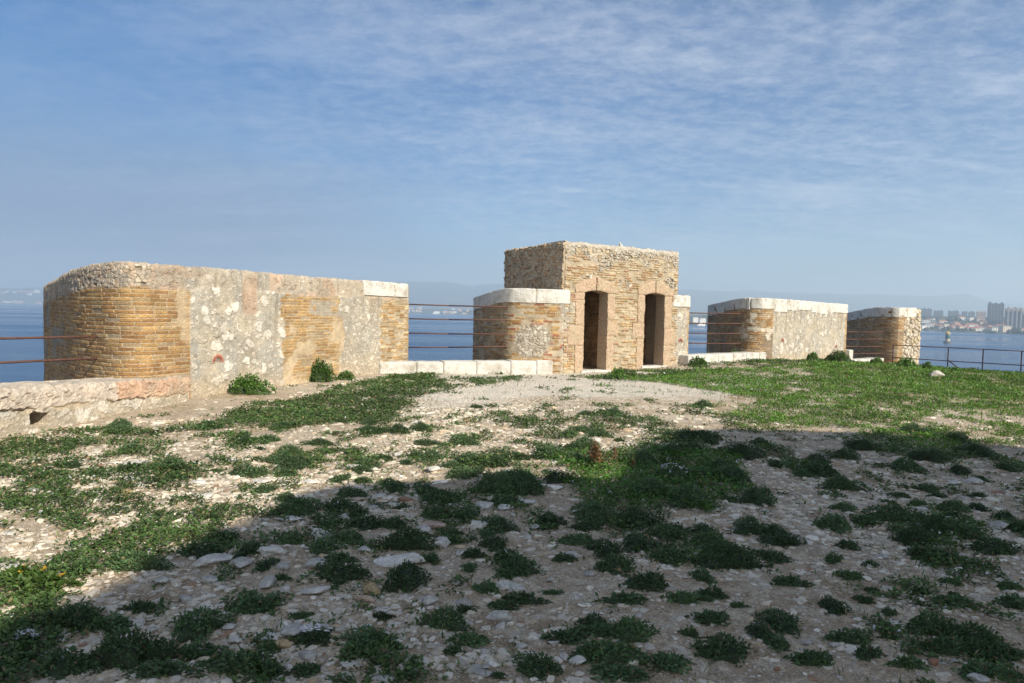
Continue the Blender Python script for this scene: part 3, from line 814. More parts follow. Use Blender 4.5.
j4 = [0, 1.7, 3.0, 4.1, u4 + 0.15, u4 + 0.85]
for k in range(5): keep_world(capstone('capstone', P4, j4[k], j4[k + 1], top4, 0.42, None, seed=50 + k, depth=0.5), R4)
# ------------------------------------------------------------------ doorway building
DOORS = [dict(a=0.70, b=1.57, spring=2.21, rise=0.07, sill=0.0), dict(a=3.06, b=3.925, spring=2.21, rise=0.07, sill=0.06)]
def arch_z(D, u):
    c, h = (D['a'] + D['b']) / 2, (D['b'] - D['a']) / 2
    return D['spring'] + D['rise'] * np.maximum(0, 1 - ((u - c) / h) ** 2)
def in_door(u, z):
    m = np.zeros(np.shape(u), bool)
    for D in DOORS: m |= (u > D['a'] - 0.06) & (u < D['b'] + 0.06) & (z < arch_z(D, np.clip(u, D['a'], D['b'])) + 0.05) & (z > D['sill'] - 0.12)
    return m
TL = np.array((-0.20, 21.80)); TR = F1 + (TL - F0)
TT = 3.58
def style_facade(u, z, top):
    w = 0.25 * (fbm(u * 2, z * 2.4, 531, 4) - 0.5)
    b = brickwork(u, z, 45, L=0.24, hc=0.066, pal=(YEL, OCHRE, (0.46, 0.35, 0.22), ORG, RED, GTAN, (0.50, 0.40, 0.27)), keep=0.72, wear=0.18, mort=0.010)
    b = (mixc(b[0], np.array((0.44, 0.345, 0.225)), 0.25 * np.ones_like(u)), b[1] * 2.4)
    rb2 = rubble(u, z, 49, 0.16, cols=((0.46, 0.42, 0.36), (0.50, 0.44, 0.36), (0.44, 0.35, 0.24)), deep=0.05, mortar=(0.34, 0.28, 0.2))
    rb = rubble(u, z, 46, 0.085, cols=((0.48, 0.44, 0.38), (0.52, 0.47, 0.40), (0.40, 0.35, 0.28), (0.46, 0.38, 0.27)), deep=0.045, mortar=(0.27, 0.22, 0.16))
    m = sst(2.95, 3.35, z + w * 2.2 + 0.5 * (fbm(u * 6, z * 6, 536, 3) - 0.5)) * 0.9
    rb = over(rb, rb2, sst(0.50, 0.56, fbm(u * 2.2, z * 2.2, 537, 3)))
    m = np.maximum(m, sst(0.60, 0.68, fbm(u * 2.6, z * 3.0, 532, 4)) * sst(2.2, 2.5, z))
    out = over(b, rb, m)
    lime = (np.array((0.47, 0.42, 0.35)) * (0.75 + 0.5 * fbm(u * 8, z * 8, 534, 4))[..., None], 0.015 * (fbm(u * 8, z * 8, 535, 4) - 0.5))
    return over(out, lime, sst(-0.22, -0.05, z - top + w * 0.8) * 0.75)
def style_side(u, z, top):
    rb = rubble(u, z, 47, 0.11, cols=((0.46, 0.37, 0.265), (0.52, 0.42, 0.30), (0.38, 0.29, 0.20), (0.50, 0.33, 0.19)), deep=0.06, mortar=(0.36, 0.28, 0.19))
    b = brickwork(u, z, 48, L=0.24, hc=0.066, pal=(OCHRE, RED, GTAN), keep=0.25)
    m = sst(0.56, 0.62, fbm(u * 2, z * 2.5, 541, 4)) * sst(3.3, 3.1, z)
    return over(rb, b, m)
T = empty('doorway_building', (3.2, 20, 0))
tag(T, 'flat topped rubble and brick building with two arched doorways', 'building')
path = resample([tuple(F0), tuple(F1)], 0.022)
topT = lambda x, y: TT
o = wall_body('facade', path, [tuple(TR * 0.5 + F1 * 0.5), tuple(TR), tuple(TL), tuple(TL * 0.5 + F0 * 0.5)], -0.6, topT, style_facade, vres=0.022, ledge=0.4, zback=-2.0, rag=0.03, mask=in_door)
# the hidden walls behind the facade are part of the same shell; the shaded flank gets its own relief
keep_world(o, T)
side_path = resample([tuple(TL + (F0 - TL) * -0.02 + np.array((-0.05, -0.02))), tuple(F0 + np.array((-0.05, -0.02)))], 0.026)
o = wall_body('flank_wall', side_path, [tuple(F0 + np.array((0.25, 0.25))), tuple(TL + np.array((0.3, 0.1)))], -0.6, lambda x, y: TT - 0.004, style_side, vres=0.026, ledge=0.2, zback=-0.6, rag=0.03)
keep_world(o, T)

def fpt(u, w, z): return (F0[0] + FD[0] * u + FN[0] * w, F0[1] + FD[1] * u + FN[1] * w, z)
def stone_block(bm, u0, u1, zb, zt, w0, w1, seed, res=0.04, amp=0.019):
    """a dressed block in facade coordinates; zb / zt are functions of u"""
    nu, nz, nw = max(2, int((u1 - u0) / res)), 8, max(3, int((w1 - w0) / 0.07))
    if abs(float(zt((u0 + u1) / 2)) - float(zb((u0 + u1) / 2))) > 0.5: nz = 16
    t = bmesh.new()
    bmesh.ops.create_cube(t, size=1)
    def cut(axis, n):
        es = [e for e in t.edges if abs((e.verts[0].co - e.verts[1].co)[axis]) > 1e-6 and all(abs((e.verts[0].co - e.verts[1].co)[k]) < 1e-6 for k in range(3) if k != axis)]
        bmesh.ops.subdivide_edges(t, edges=es, cuts=n - 1, use_grid_fill=True)
    cut(0, nu); cut(1, nw); cut(2, nz)
    co = np.array([v.co[:] for v in t.verts])
    a, w, h = co[:, 0] + 0.5, co[:, 1] + 0.5, co[:, 2] + 0.5
    # soften the arrises
    ed = (np.minimum(a, 1 - a) * (u1 - u0) < 0.002).astype(int) + (np.minimum(w, 1 - w) < 1e-4) + (np.minimum(h, 1 - h) < 1e-4)
    U_ = u0 + (u1 - u0) * a
    b_, t_ = np.array([float(zb(q)) for q in U_]), np.array([float(zt(q)) for q in U_])
    Z_ = b_ + (t_ - b_) * h
    W_ = w0 + (w1 - w0) * w
    n1 = fbm(U_ * 5 + seed, Z_ * 5 + W_ * 5, 700 + seed, 4) - 0.5
    n2 = fbm(U_ * 22 + seed, Z_ * 22 + W_ * 13, 720 + seed, 3) - 0.5
    W_ = W_ + (amp * 2 * n1 + amp * n2) * (w > 0.99) - 0.012 * (ed >= 2) * (w > 0.99)
    U_ = U_ + (amp * n1 + 0.6 * amp * n2) * (np.abs(a - 0.5) > 0.49) * (np.where(a > 0.5, 1, 1))
    for v, uu, ww, zz_ in zip(t.verts, U_, W_, Z_): v.co = fpt(uu, ww, zz_)
    me = bpy.data.meshes.new('tmp'); t.to_mesh(me); t.free(); bm.from_mesh(me); bpy.data.meshes.remove(me)
def cst(v): return lambda u: v
SUR = [  # left jamb blocks, right jamb blocks: (z0, z1, outer edge)
    (DOORS[0], [(-0.3, 0.73, 0.39), (0.735, 1.29, 0.13), (1.295, 2.0, 0.38), (2.005, 2.30, 0.36)], [(-0.3, 0.99, 1.84), (0.995, 1.44, 1.97), (1.445, 2.30, 1.85)], (0.36, 1.90, 1.12)),
    (DOORS[1], [(-0.3, 0.92, 2.77), (0.925, 1.36, 2.58), (1.365, 2.30, 2.78)], [(-0.3, 0.70, 4.25), (0.705, 1.20, 4.42), (1.205, 2.30, 4.23)], (2.77, 4.26, 3.50))]
DEPTH = 0.37
for k, (D, Ls, Rs, (la, lb, key)) in enumerate(SUR):
    bm = bmesh.new(); sd = k * 31
    for j, (z0, z1, e) in enumerate(Ls):
        stone_block(bm, e, D['a'], cst(z0), cst(min(z1, D['spring'] - 0.005)), -DEPTH + 0.01 * j, 0.035 + 0.006 * (j % 2), sd + j)
    for j, (z0, z1, e) in enumerate(Rs):
        stone_block(bm, D['b'], e, cst(z0), cst(min(z1, D['spring'] - 0.005)), -DEPTH + 0.012 * j, 0.035 + 0.006 * (j % 2), sd + 10 + j)
    c = (D['a'] + D['b']) / 2
    def ext(u, la=la, lb=lb, key=key):
        return 2.36 + 0.29 * max(0.0, 1 - (abs(u - key) / (0.56 * (lb - la))) ** 1.5)
    def intr(u, D=D): return arch_z(D, np.clip(u, D['a'], D['b']))
    stone_block(bm, la, key - 0.012, intr, ext, -DEPTH - 0.012, 0.04, sd + 20)
    stone_block(bm, key + 0.012, lb, intr, ext, -DEPTH - 0.016, 0.05, sd + 21)
    o = bm_obj('door_surround', bm, M_PINK); keep_world(o, T)
    bm = bmesh.new()
    stone_block(bm, D['a'] - 0.1, D['b'] + 0.12, cst(-0.25), cst(D['sill'] + 0.02), -0.3, 0.10, sd + 25)
    o = bm_obj('threshold', bm, M_WHITE); keep_world(o, T)
# inside: two dark chambers with a brick back wall
def chamber(ua, ub):
    bm = bmesh.new()
    w0, w1, z1 = -DEPTH - 0.03, -2.7, 2.75
    def face(*pts): bm.faces.new([bm.verts.new(fpt(*p)) for p in pts])
    face((ua, w1, -0.1), (ub, w1, -0.1), (ub, w1, z1), (ua, w1, z1))
    face((ua, w0, -0.1), (ua, w1, -0.1), (ua, w1, z1), (ua, w0, z1))
    face((ub, w0, -0.1), (ub, w1, -0.1), (ub, w1, z1), (ub, w0, z1))
    face((ua, w0, z1), (ub, w0, z1), (ub, w1, z1), (ua, w1, z1))
    face((ua, w0, 0.0), (ub, w0, 0.0), (ub, w1, 0.0), (ua, w1, 0.0))
    return bm
def inside_mat():
    m, t, b = principled('chamber_brick', 0.95, 0.1)
    tcn = t.nodes.new('ShaderNodeTexCoord').outputs['Object']
    sp = t.nodes.new('ShaderNodeSeparateXYZ'); t.links.new(tcn, sp.inputs[0])
    cb = t.nodes.new('ShaderNodeCombineXYZ')
    t.links.new(vmath(t, 'ADD', sp.outputs[0], sp.outputs[1]), cb.inputs[0]); t.links.new(sp.outputs[2], cb.inputs[1])
    br = t.nodes.new('ShaderNodeTexBrick'); t.links.new(cb.outputs[0], br.inputs['Vector'])
    br.inputs['Scale'].default_value = 1.0; br.inputs['Brick Width'].default_value = 0.28; br.inputs['Row Height'].default_value = 0.075
    br.inputs['Mortar Size'].default_value = 0.009
    br.inputs['Color1'].default_value = (0.36, 0.21, 0.10, 1); br.inputs['Color2'].default_value = (0.25, 0.15, 0.08, 1); br.inputs['Mortar'].default_value = (0.30, 0.24, 0.17, 1)
    c = tint(t, tint(t, br.outputs['Color'], noise_node(t, 3.5), 0.4), noise_node(t, 22), 0.3)
    t.links.new(c, b.inputs['Base Color'])
    bump(t, b, br.outputs['Fac'], -0.02, 0.8)
    return m
M_IN = inside_mat()
for ua, ub in ((0.5, 2.2), (2.75, 4.25)):
    keep_world(bm_obj('chamber', chamber(ua, ub), M_IN), T)

# ------------------------------------------------------------------ iron rails across the openings
def rails(name, lefts, rights, r, label):
    root = empty(name, lefts[-1])
    tag(root, label, 'railing', 'rusty rails across the openings')
    for a, b_ in zip(lefts, rights):
        bm = bmesh.new()
        mid = (Vector(a) + Vector(b_)) / 2 - Vector((0, 0, 0.012))
        tube(bm, a, mid, r * 0.85); tube(bm, mid, b_, r * 0.85)
        keep_world(bm_obj('rail', bm, M_RUST, smooth=True), root)
    return root
rails('iron_railing', [(-10.2, 6.3, 1.09), (-10.2, 6.3, 0.73)], [(-6.74, 11.36, 1.09), (-6.74, 11.36, 0.73)], 0.022,
      'pair of rusty rails over the low wall, fixed into the rounded brick')
rails('iron_railing', [(-3.4, 19.2, z) for z in (1.785, 1.375, 0.97, 0.555)], [(-0.12, 18.62, z) for z in (1.76, 1.40, 1.015, 0.68)], 0.021,
      'four rusty rails crossing the gap left of the doorway building')
rails('iron_railing', [(5.6, 22.4, z) for z in (1.71, 1.38, 1.05, 0.72)], [(8.1, 23.75, z) for z in (1.73, 1.385, 1.04, 0.69)], 0.022,
      'four rusty rails crossing the gap right of the doorway building')
rails('iron_railing', [(13.6, 29.2, z) for z in (1.06, 0.74, 0.43, 0.11)], [(16.72, 30.7, z) for z in (1.06, 0.74, 0.41, 0.10)], 0.022,
      'four rusty rails fixed into the small end parapet')
def fence():
    pts = [(16.45, 29.45), (17.78, 27.8), (18.58, 26.9), (19.43, 26.0), (20.5, 24.8), (21.6, 23.5), (22.9, 22.0), (24.3, 20.3)]
    root = empty('iron_fence', (17.78, 27.8, -0.4))
    tag(root, 'dark iron fence with two rails at the terrace edge, far right', 'fence')
    def put(n, a, b_, r):
        bm = bmesh.new(); tube(bm, a, b_, r); keep_world(bm_obj(n, bm, M_FENCE, smooth=True), root)
    for x, y in pts: put('post', (x, y, gz1(x, y) - 0.2), (x, y, 0.545), 0.022)
    for z in (0.53, -0.01):
        for (a, b_) in zip(pts[:-1], pts[1:]): put('rail', (*a, z), (*b_, z), 0.018)
    put('brace', (17.78, 27.8, 0.02), (18.3, 27.4, -0.5), 0.022)
fence()

# ------------------------------------------------------------------ round tower behind the camera that shades the foreground
def shade_tower():
    h = 8.2
    cx, cy, R = 3.3, 4.3, 5.70
    off = (h - 0.0) / math.tan(SUN_EL)
    cx += math.sin(SUN_AZ) * off; cy -= math.cos(SUN_AZ) * off
    n = 720
    th = np.linspace(0, -2 * math.pi, n, endpoint=False)
    u = -th * R
    zs = np.linspace(-1, h, 60)
    U, Zz = np.meshgrid(u, zs); TH, _ = np.meshgrid(th, zs)
    c, d = plaster(U, Zz, 801, stones=0.4)
    # rim heights by bearing (degrees), shaped to cast the foreground shadow's outline
    RIM = [(0, 8.3), (45, 8.3), (59.1, 8.3), (61.2, 7.75), (72.2, 8.3), (98.9, 7.93), (117.7, 7.25), (130.1, 6.67), (137.5, 6.46), (140.4, 6.79), (142.7, 7.27), (147.4, 7.35), (152.1, 7.7),
           (158.4, 7.94), (164.1, 8.02), (167.3, 7.92), (172.9, 8.02), (181.9, 8.07), (192.3, 8.45), (250, 8.3), (360, 8.3)]
    deg = np.degrees(th) % 360
    rag = np.interp(deg, [q[0] for q in RIM], [q[1] for q in RIM]) - h + 0.22 * (fbm(deg * 0.35, deg * 0 + 2, 803, 4, 0.6) - 0.5) + 0.10 * (vnoise(deg * 1.3, deg * 0, 805) - 0.5)
    Zz = Zz + rag[None, :] * (Zz / h)
    X = cx + (R + d) * np.cos(TH); Y = cy + (R + d) * np.sin(TH)
    V = np.stack([X, Y, Zz], -1).reshape(-1, 3)
    i = np.arange(len(zs) - 1)[:, None] * n + np.arange(n)[None, :]
    j = np.arange(len(zs) - 1)[:, None] * n + (np.arange(n)[None, :] + 1) % n
    q = np.stack([i.ravel(), j.ravel(), (j + n).ravel(), (i + n).ravel()], 1)
    topn = np.array([list(range((len(zs) - 1) * n, len(zs) * n))])
    o = mesh_obj('round_tower', V, [q, topn], M_WALL, None, c.reshape(-1, 3))
    tag(o, 'round stone tower behind the viewer whose shadow covers the foreground', 'tower')
shade_tower()
# ------------------------------------------------------------------ far shore: houses, blocks, beacon, boats, gulls
FAR = {k: flat_mat('render_' + k, c, 0.9, ((0.3, 0.12),)) for k, c in dict(white=(0.74, 0.70, 0.64), cream=(0.60, 0.50, 0.38), pink=(0.52, 0.36, 0.27), grey=(0.34, 0.33, 0.32)).items()}
M_TILE = flat_mat('terracotta_tile', (0.34, 0.15, 0.09), 0.9, ((0.4, 0.2),))
M_GLASS = flat_mat('window_glass', (0.06, 0.07, 0.08), 0.25, (), spec=0.5)
M_CONC = flat_mat('pale_concrete', (0.20, 0.20, 0.205), 0.9, ((0.15, 0.1),))
def land_at(x, y): return float(land_z(np.array([x / y]), np.array([y]))[0])
def prism_roof(w, d, z, h):
    bm = bmesh.new(); o = 0.4
    v = [bm.verts.new(p) for p in ((-w / 2 - o, -d / 2 - o, z), (w / 2 + o, -d / 2 - o, z), (w / 2 + o, d / 2 + o, z), (-w / 2 - o, d / 2 + o, z), (-w / 2 + d * 0.35, 0, z + h), (w / 2 - d * 0.35, 0, z + h))]
    for f in ((0, 1, 5, 4), (1, 2, 5), (2, 3, 4, 5), (3, 0, 4), (3, 2, 1, 0)): bm.faces.new([v[i] for i in f])
    return bm
def house(x, y, w, d, h, wall, roof, label, group, rz=0.0, wins=True):
    z = land_at(x, y) - 1
    r = empty('house', (x, y, z), rz); tag(r, label, 'house', group)
    bm = bmesh.new(); box(bm, (-w / 2, -d / 2, -3), (w / 2, d / 2, h + 1)); bm_obj('wall', bm, FAR[wall], r)
    if roof == 'tile': bm_obj('roof', prism_roof(w, d, h + 1.0, 2.2), M_TILE, r)
    else:
        bm = bmesh.new(); box(bm, (-w / 2 - 0.3, -d / 2 - 0.3, h + 1.0), (w / 2 + 0.3, d / 2 + 0.3, h + 1.5)); bm_obj('roof', bm, FAR['grey'], r)
    if wins:
        bm = bmesh.new()
        for fl in range(max(1, int(h / 3))):
            for k in range(max(2, int(w / 3.5))):
                xx = -w / 2 + (k + 0.5) * w / max(2, int(w / 3.5)); zz_ = 2.2 + fl * 3
                box(bm, (xx - 0.55, -d / 2 - 0.08, zz_), (xx + 0.55, -d / 2 + 0.2, zz_ + 1.4))
        bm_obj('window', bm, M_GLASS, r)
    return r
rng = random.Random(7)
def at_px(px, Y): return ((px - 512) / 683.0 * Y, Y)
GH = 'houses on the shore across the water'
n_h = 0
for k in range(90):
    px = rng.uniform(917, 1075); d = rng.choice((20, 45, 80, 120, 150, 220, 300))
    kx = (px - 512) / 683.0; Y = float(shore(kx)) + d + rng.uniform(0, 25)
    dense = 950 < px < 1000
    if not dense and rng.random() < 0.35: continue
    wl = rng.choice(('white', 'white', 'cream', 'cream', 'pink', 'grey')); rf = rng.choice(('tile', 'tile', 'flat'))
    lab = {'white': 'small white house', 'cream': 'small cream house', 'pink': 'small pinkish house', 'grey': 'small grey house'}[wl] + (' with tiled roof' if rf == 'tile' else ' with flat roof') + ' on the wooded shore below the high-rise'
    house(kx * Y, Y, rng.uniform(7, 15), rng.uniform(7, 10), rng.choice((4, 6, 6, 9)), wl, rf, lab, GH, rng.uniform(-0.5, 0.5))
for k in range(34):      # town across the gap in the middle
    px = rng.uniform(398, 482); kx = (px - 512) / 683.0
    Y = float(shore(kx)) + rng.choice((30, 80, 160, 300, 450)) + rng.uniform(0, 60)
    wl = rng.choice(('white', 'cream', 'cream', 'pink'))
    house(kx * Y, Y, rng.uniform(8, 19), rng.uniform(8, 14), rng.choice((4, 6, 8, 11)), wl, rng.choice(('tile', 'flat', 'flat')),
          {'white': 'tiny white building', 'cream': 'tiny cream building', 'pink': 'tiny pink building'}[wl] + ' in the hazy town beyond the four rails at the middle gap', 'hazy town seen through the middle gap', rng.uniform(-0.4, 0.4), False)
for k in range(34):      # town on the far left shore
    px = rng.uniform(-25, 62); kx = (px - 512) / 683.0
    Y = 3700 + rng.choice((30, 120, 160, 480, 560, 600)) + rng.uniform(0, 50)
    wl = rng.choice(('white', 'white', 'cream', 'pink'))
    house(kx * Y, Y, rng.uniform(12, 34), rng.uniform(10, 16), rng.choice((5, 8, 11)), wl, rng.choice(('tile', 'flat')),
          {'white': 'tiny white building', 'cream': 'tiny cream building', 'pink': 'tiny pink building'}[wl] + ' on the hazy hillside at far left', 'hazy town on the left hillside', rng.uniform(-0.4, 0.4), False)

def block(pxa, pxb, Y, ztop, mat, label, floors, name='apartment_block', fins=0, crown=None):
    x0, x1 = (pxa - 512) / 683.0 * Y, (pxb - 512) / 683.0 * Y
    w = (x1 - x0) * 0.8; zb = land_at((x0 + x1) / 2, Y) - 4
    r = empty(name, ((x0 + x1) / 2, Y, zb), -0.5); tag(r, label, 'apartment block', 'apartment blocks on the far hill')
    h = ztop - zb
    bm = bmesh.new(); box(bm, (-w / 2, -7, 0), (w / 2, 7, h)); bm_obj('wall', bm, mat, r)
    fh = (h - 4) / floors
    for f in range(floors):
        bm = bmesh.new(); n = max(3, int(w / 4))
        for k in range(n):
            xx = -w / 2 + (k + 0.5) * w / n
            box(bm, (xx - w / n * 0.32, -7.12, 4 + f * fh + 0.9), (xx + w / n * 0.32, -6.5, 4 + f * fh + 2.4))
        bm_obj('window_row', bm, M_GLASS, r)
    for k in range(fins):
        bm = bmesh.new(); xx = -w / 2 + (k + 0.5) * w / fins
        box(bm, (xx - 1.0, -8.6, 0), (xx + 1.0, -7.0, h + 0.4)); bm_obj('fin', bm, FAR['grey'], r)
    rr = random.Random(int(pxa))
    for k in range(3):
        bm = bmesh.new(); xx = -w / 2 + w * (k + rr.uniform(0.3, 0.7)) / 3; box(bm, (xx - 1.4, -3, h), (xx + 1.4, 3, h + rr.uniform(1.5, 3.0)))
        bm_obj('roof_housing', bm, mat, r)
    if crown:
        bm = bmesh.new(); box(bm, (-w / 2 - 0.5, -7.6, h - 5), (w / 2 + 0.5, -7.05, h + 0.6)); bm_obj('roof_parapet', bm, FAR['cream'], r)
    return r
block(986.2, 1002.0, 1150, 31.0, M_CONC, 'tall grey slab tower block, highest on the right skyline', 17)
block(1003.8, 1021.5, 1120, 23.0, M_CONC, 'wide fluted tower block with pale crown right of the tallest block', 13, fins=4, crown=True)
block(1021.8, 1042, 1060, 13.5, M_CONC, 'lower grey block at the right picture edge', 8)
block(929.5, 935.2, 1290, 1.5, FAR['white'], 'small pale apartment block standing alone on the wooded slope', 5)
for a, b_, Y, z, l in ((914, 931, 1600, 27.0, 'long pale slab on the hilltop beside the broken parapet end'), (932, 942, 1600, 22.5, 'second hilltop block from the broken parapet end'),
                       (946.5, 957.5, 1620, 23.0, 'third hilltop block, mid-way along the skyline'), (960.5, 966, 1650, 22.0, 'narrow low block on the skyline'),
                       (967, 973.5, 1620, 21.5, 'squat low block near the middle of the hilltop row'), (975, 984.5, 1560, 22.0, 'last low hilltop block left of the tallest tower')):
    block(a, b_, Y, z, M_CONC if Y != 1560 else FAR['pink'], l, 6)

# woods on the far slope
def woods():
    r = np.random.RandomState(4); V, Fq, C = [], [], []
    bm0 = bmesh.new(); bmesh.ops.create_icosphere(bm0, subdivisions=2, radius=1); bv = np.array([v.co[:] for v in bm0.verts]); bf = np.array([[v.index for v in f.verts] for f in bm0.faces]); bm0.free()
    base = 0
    for k in range(800):
        px = r.uniform(905, 1090); kx = (px - 512) / 683.0
        Y = float(shore(kx)) + r.choice([12, 60, 120, 200, 280, 350, 350, 420, 420, 420]) + r.uniform(-10, 40)
        s = r.uniform(1.8, 3.8) * (1.0 if Y < 1350 else 1.7)
        z = land_at(kx * Y, Y)
        v = bv * (1 + 0.35 * (hsh(np.arange(len(bv)), k, 3)[:, None] - 0.5)) * np.array((s, s, s * 0.85)) + np.array((kx * Y, Y, z + s * 0.4))
        V.append(v); Fq.append(bf + base); base += len(bv)
        C.append(np.tile(np.array((0.045, 0.06, 0.03)) * r.uniform(0.6, 1.4), (len(bv), 1)))
    o = mesh_obj('woods', np.concatenate(V), [np.concatenate(Fq)], M_LEAF, None, np.concatenate(C))
    tag(o, 'dark green woods between the houses on the far shore', 'woods', kind='stuff')
woods()

def beacon():
    r = empty('sea_beacon', (342.4, 537, SEA)); tag(r, 'small sea mark tower with yellow top and green band, standing in the bay', 'beacon')
    def lathe(name, prof, mat):
        bm = bmesh.new(); n = 20; rings = []
        for (rad, z) in prof: rings.append([bm.verts.new((rad * math.cos(2 * math.pi * k / n), rad * math.sin(2 * math.pi * k / n), z)) for k in range(n)])
        for a, b_ in zip(rings[:-1], rings[1:]):
            for k in range(n): bm.faces.new((a[k], a[(k + 1) % n], b_[(k + 1) % n], b_[k]))
        bm.faces.new(rings[-1]); bm.faces.new(rings[0][::-1]); bm_obj(name, bm, mat, r)
    ms = flat_mat('beacon_stone', (0.42, 0.37, 0.27), 0.9, ((1.5, 0.25),)); mg = flat_mat('beacon_green', (0.03, 0.12, 0.10), 0.7); my = flat_mat('beacon_yellow', (0.62, 0.40, 0.05), 0.7)
    lathe('base', [(2.7, -1), (2.7, 1.1), (2.2, 1.4)], flat_mat('wet_stone', (0.13, 0.13, 0.11), 0.7))
    lathe('shaft', [(1.95, 1.4), (1.6, 3.4), (1.45, 3.4)], ms); lathe('green_band', [(1.6, 3.4), (1.45, 6.2)], mg)
    lathe('gallery', [(1.5, 6.2), (1.7, 7.0), (1.9, 7.4), (1.9, 7.7)], ms); lathe('lantern', [(1.5, 7.7), (1.3, 8.4), (0.35, 8.9), (0.15, 9.7)], my)
beacon()
def boat(x, y, s, label, rz):
    r = empty('boat', (x, y, SEA), rz); tag(r, label, 'boat')
    bm = bmesh.new()
    secs = [(-8, 1.6, 2.2), (-3, 2.2, 2.0), (3, 2.1, 2.3), (6.5, 1.1, 2.9), (8.5, 0.08, 3.3)]
    rr = []
    for (xx, w, h) in secs: rr.append([bm.verts.new((xx * s, yy * s, zz_ * s)) for yy, zz_ in ((-w, h), (-w * 0.6, -0.4), (w * 0.6, -0.4), (w, h))])
    for a, b_ in zip(rr[:-1], rr[1:]):
        for k in range(4): bm.faces.new((a[k], a[(k + 1) % 4], b_[(k + 1) % 4], b_[k]))
    bm.faces.new(rr[0][::-1]); bm.faces.new(rr[-1])
    bm_obj('hull', bm, FAR['white'], r)
    bm = bmesh.new(); box(bm, (-5 * s, -1.4 * s, 2 * s), (2 * s, 1.4 * s, 4.6 * s)); box(bm, (-3 * s, -1.1 * s, 4.6 * s), (1 * s, 1.1 * s, 6.6 * s)); bm_obj('cabin', bm, FAR['white'], r)
    bm = bmesh.new(); tube(bm, (-1 * s, 0, 6.5 * s), (-1 * s, 0, 12 * s), 0.22 * s); tube(bm, (-1 * s, -1.6 * s, 9.4 * s), (-1 * s, 1.6 * s, 9.4 * s), 0.12 * s); bm_obj('mast', bm, FAR['grey'], r)
boat(309.2, 1120, 1.1, 'white motor vessel with a mast, seen through the right gap', 0.5)
boat(-300.0, 2650, 1.5, 'tiny white boat moored off the middle town', 0.3)
for px, Y, w, h, l in ((694.5, 1300, 10, 11, 'pale harbour shed behind the white vessel, nearest the plastered stub'), (701.5, 1320, 12, 9, 'pale harbour shed behind the white vessel, nearest the dark brick end')):
    house((px - 512) / 683 * Y, Y, w, 9, h, 'white', 'flat', l, 'harbour sheds', 0, False)

def gull(loc, rz, flying, label, s=1.0):
    prof = [(-0.22, 0.012), (-0.13, 0.045), (0.0, 0.07), (0.10, 0.06), (0.155, 0.042), (0.20, 0.045), (0.235, 0.035), (0.262, 0.012), (0.30, 0.004)]
    bm = bmesh.new(); n = 10; rings = []
    for x, rad in prof:
        zc_ = (0.10 * max(0, (x - 0.08) / 0.15) if x > 0.08 else 0.0) if not flying else 0.0
        zc_ = min(zc_, 0.10)
        rings.append([bm.verts.new((x, rad * 0.9 * math.cos(2 * math.pi * k / n), zc_ + rad * math.sin(2 * math.pi * k / n))) for k in range(n)])
    for a, b_ in zip(rings[:-1], rings[1:]):
        for k in range(n): bm.faces.new((a[k], a[(k + 1) % n], b_[(k + 1) % n], b_[k]))
    bm.faces.new(rings[0][::-1]); bm.faces.new(rings[-1])
    r = empty('gull', loc, rz); r.scale = (s, s, s); tag(r, label, 'bird')
    bm_obj('body', bm, FAR['white'], r, smooth=True)
    mw = flat_mat('grey_feathers', (0.30, 0.32, 0.34), 0.8)
    for sgn in (-1, 1):
        bm = bmesh.new()
        if flying: pts = [((0.10, 0.05, 0.03), (-0.06, 0.05, 0.03)), ((0.13, 0.30, 0.13), (-0.03, 0.30, 0.12)), ((0.05, 0.58, 0.09), (-0.03, 0.58, 0.085)), ((-0.08, 0.72, 0.06), (-0.10, 0.70, 0.06))]
        else: pts = [((0.08, 0.055, 0.05), (0.08, 0.06, -0.02)), ((-0.05, 0.072, 0.05), (-0.05, 0.07, -0.025)), ((-0.20, 0.03, 0.03), (-0.20, 0.03, 0.0)), ((-0.28, 0.008, 0.015), (-0.28, 0.008, 0.005))]
        rows = []
        for a, b_ in pts: rows.append([bm.verts.new((p[0], sgn * p[1], p[2] + dz)) for p, dz in ((a, 0.008), (b_, 0.004), (b_, -0.006), (a, -0.008))])
        for a, b_ in zip(rows[:-1], rows[1:]):
            for k in range(4): bm.faces.new((a[k], a[(k + 1) % 4], b_[(k + 1) % 4], b_[k]))
        bm.faces.new(rows[0]); bm.faces.new(rows[-1][::-1])
        bm_obj('wing', bm, mw if flying else FAR['white'], r)
    if not flying:
        for sgn in (-1, 1):
            bm = bmesh.new(); tube(bm, (0.0, 0.03 * sgn, -0.14), (0.0, 0.03 * sgn, -0.04), 0.006); bm_obj('leg', bm, M_TILE, r)
gull((3.10, 19.98, 3.61), 4.4, False, 'white gull resting on top of the doorway building', 0.7)
gull((153.97, 300, 33.9), 0.4, True, 'left one of two tiny birds flying above the small end parapet')
gull((155.75, 300, 34.3), 0.2, True, 'right one of two tiny birds flying above the small end parapet')

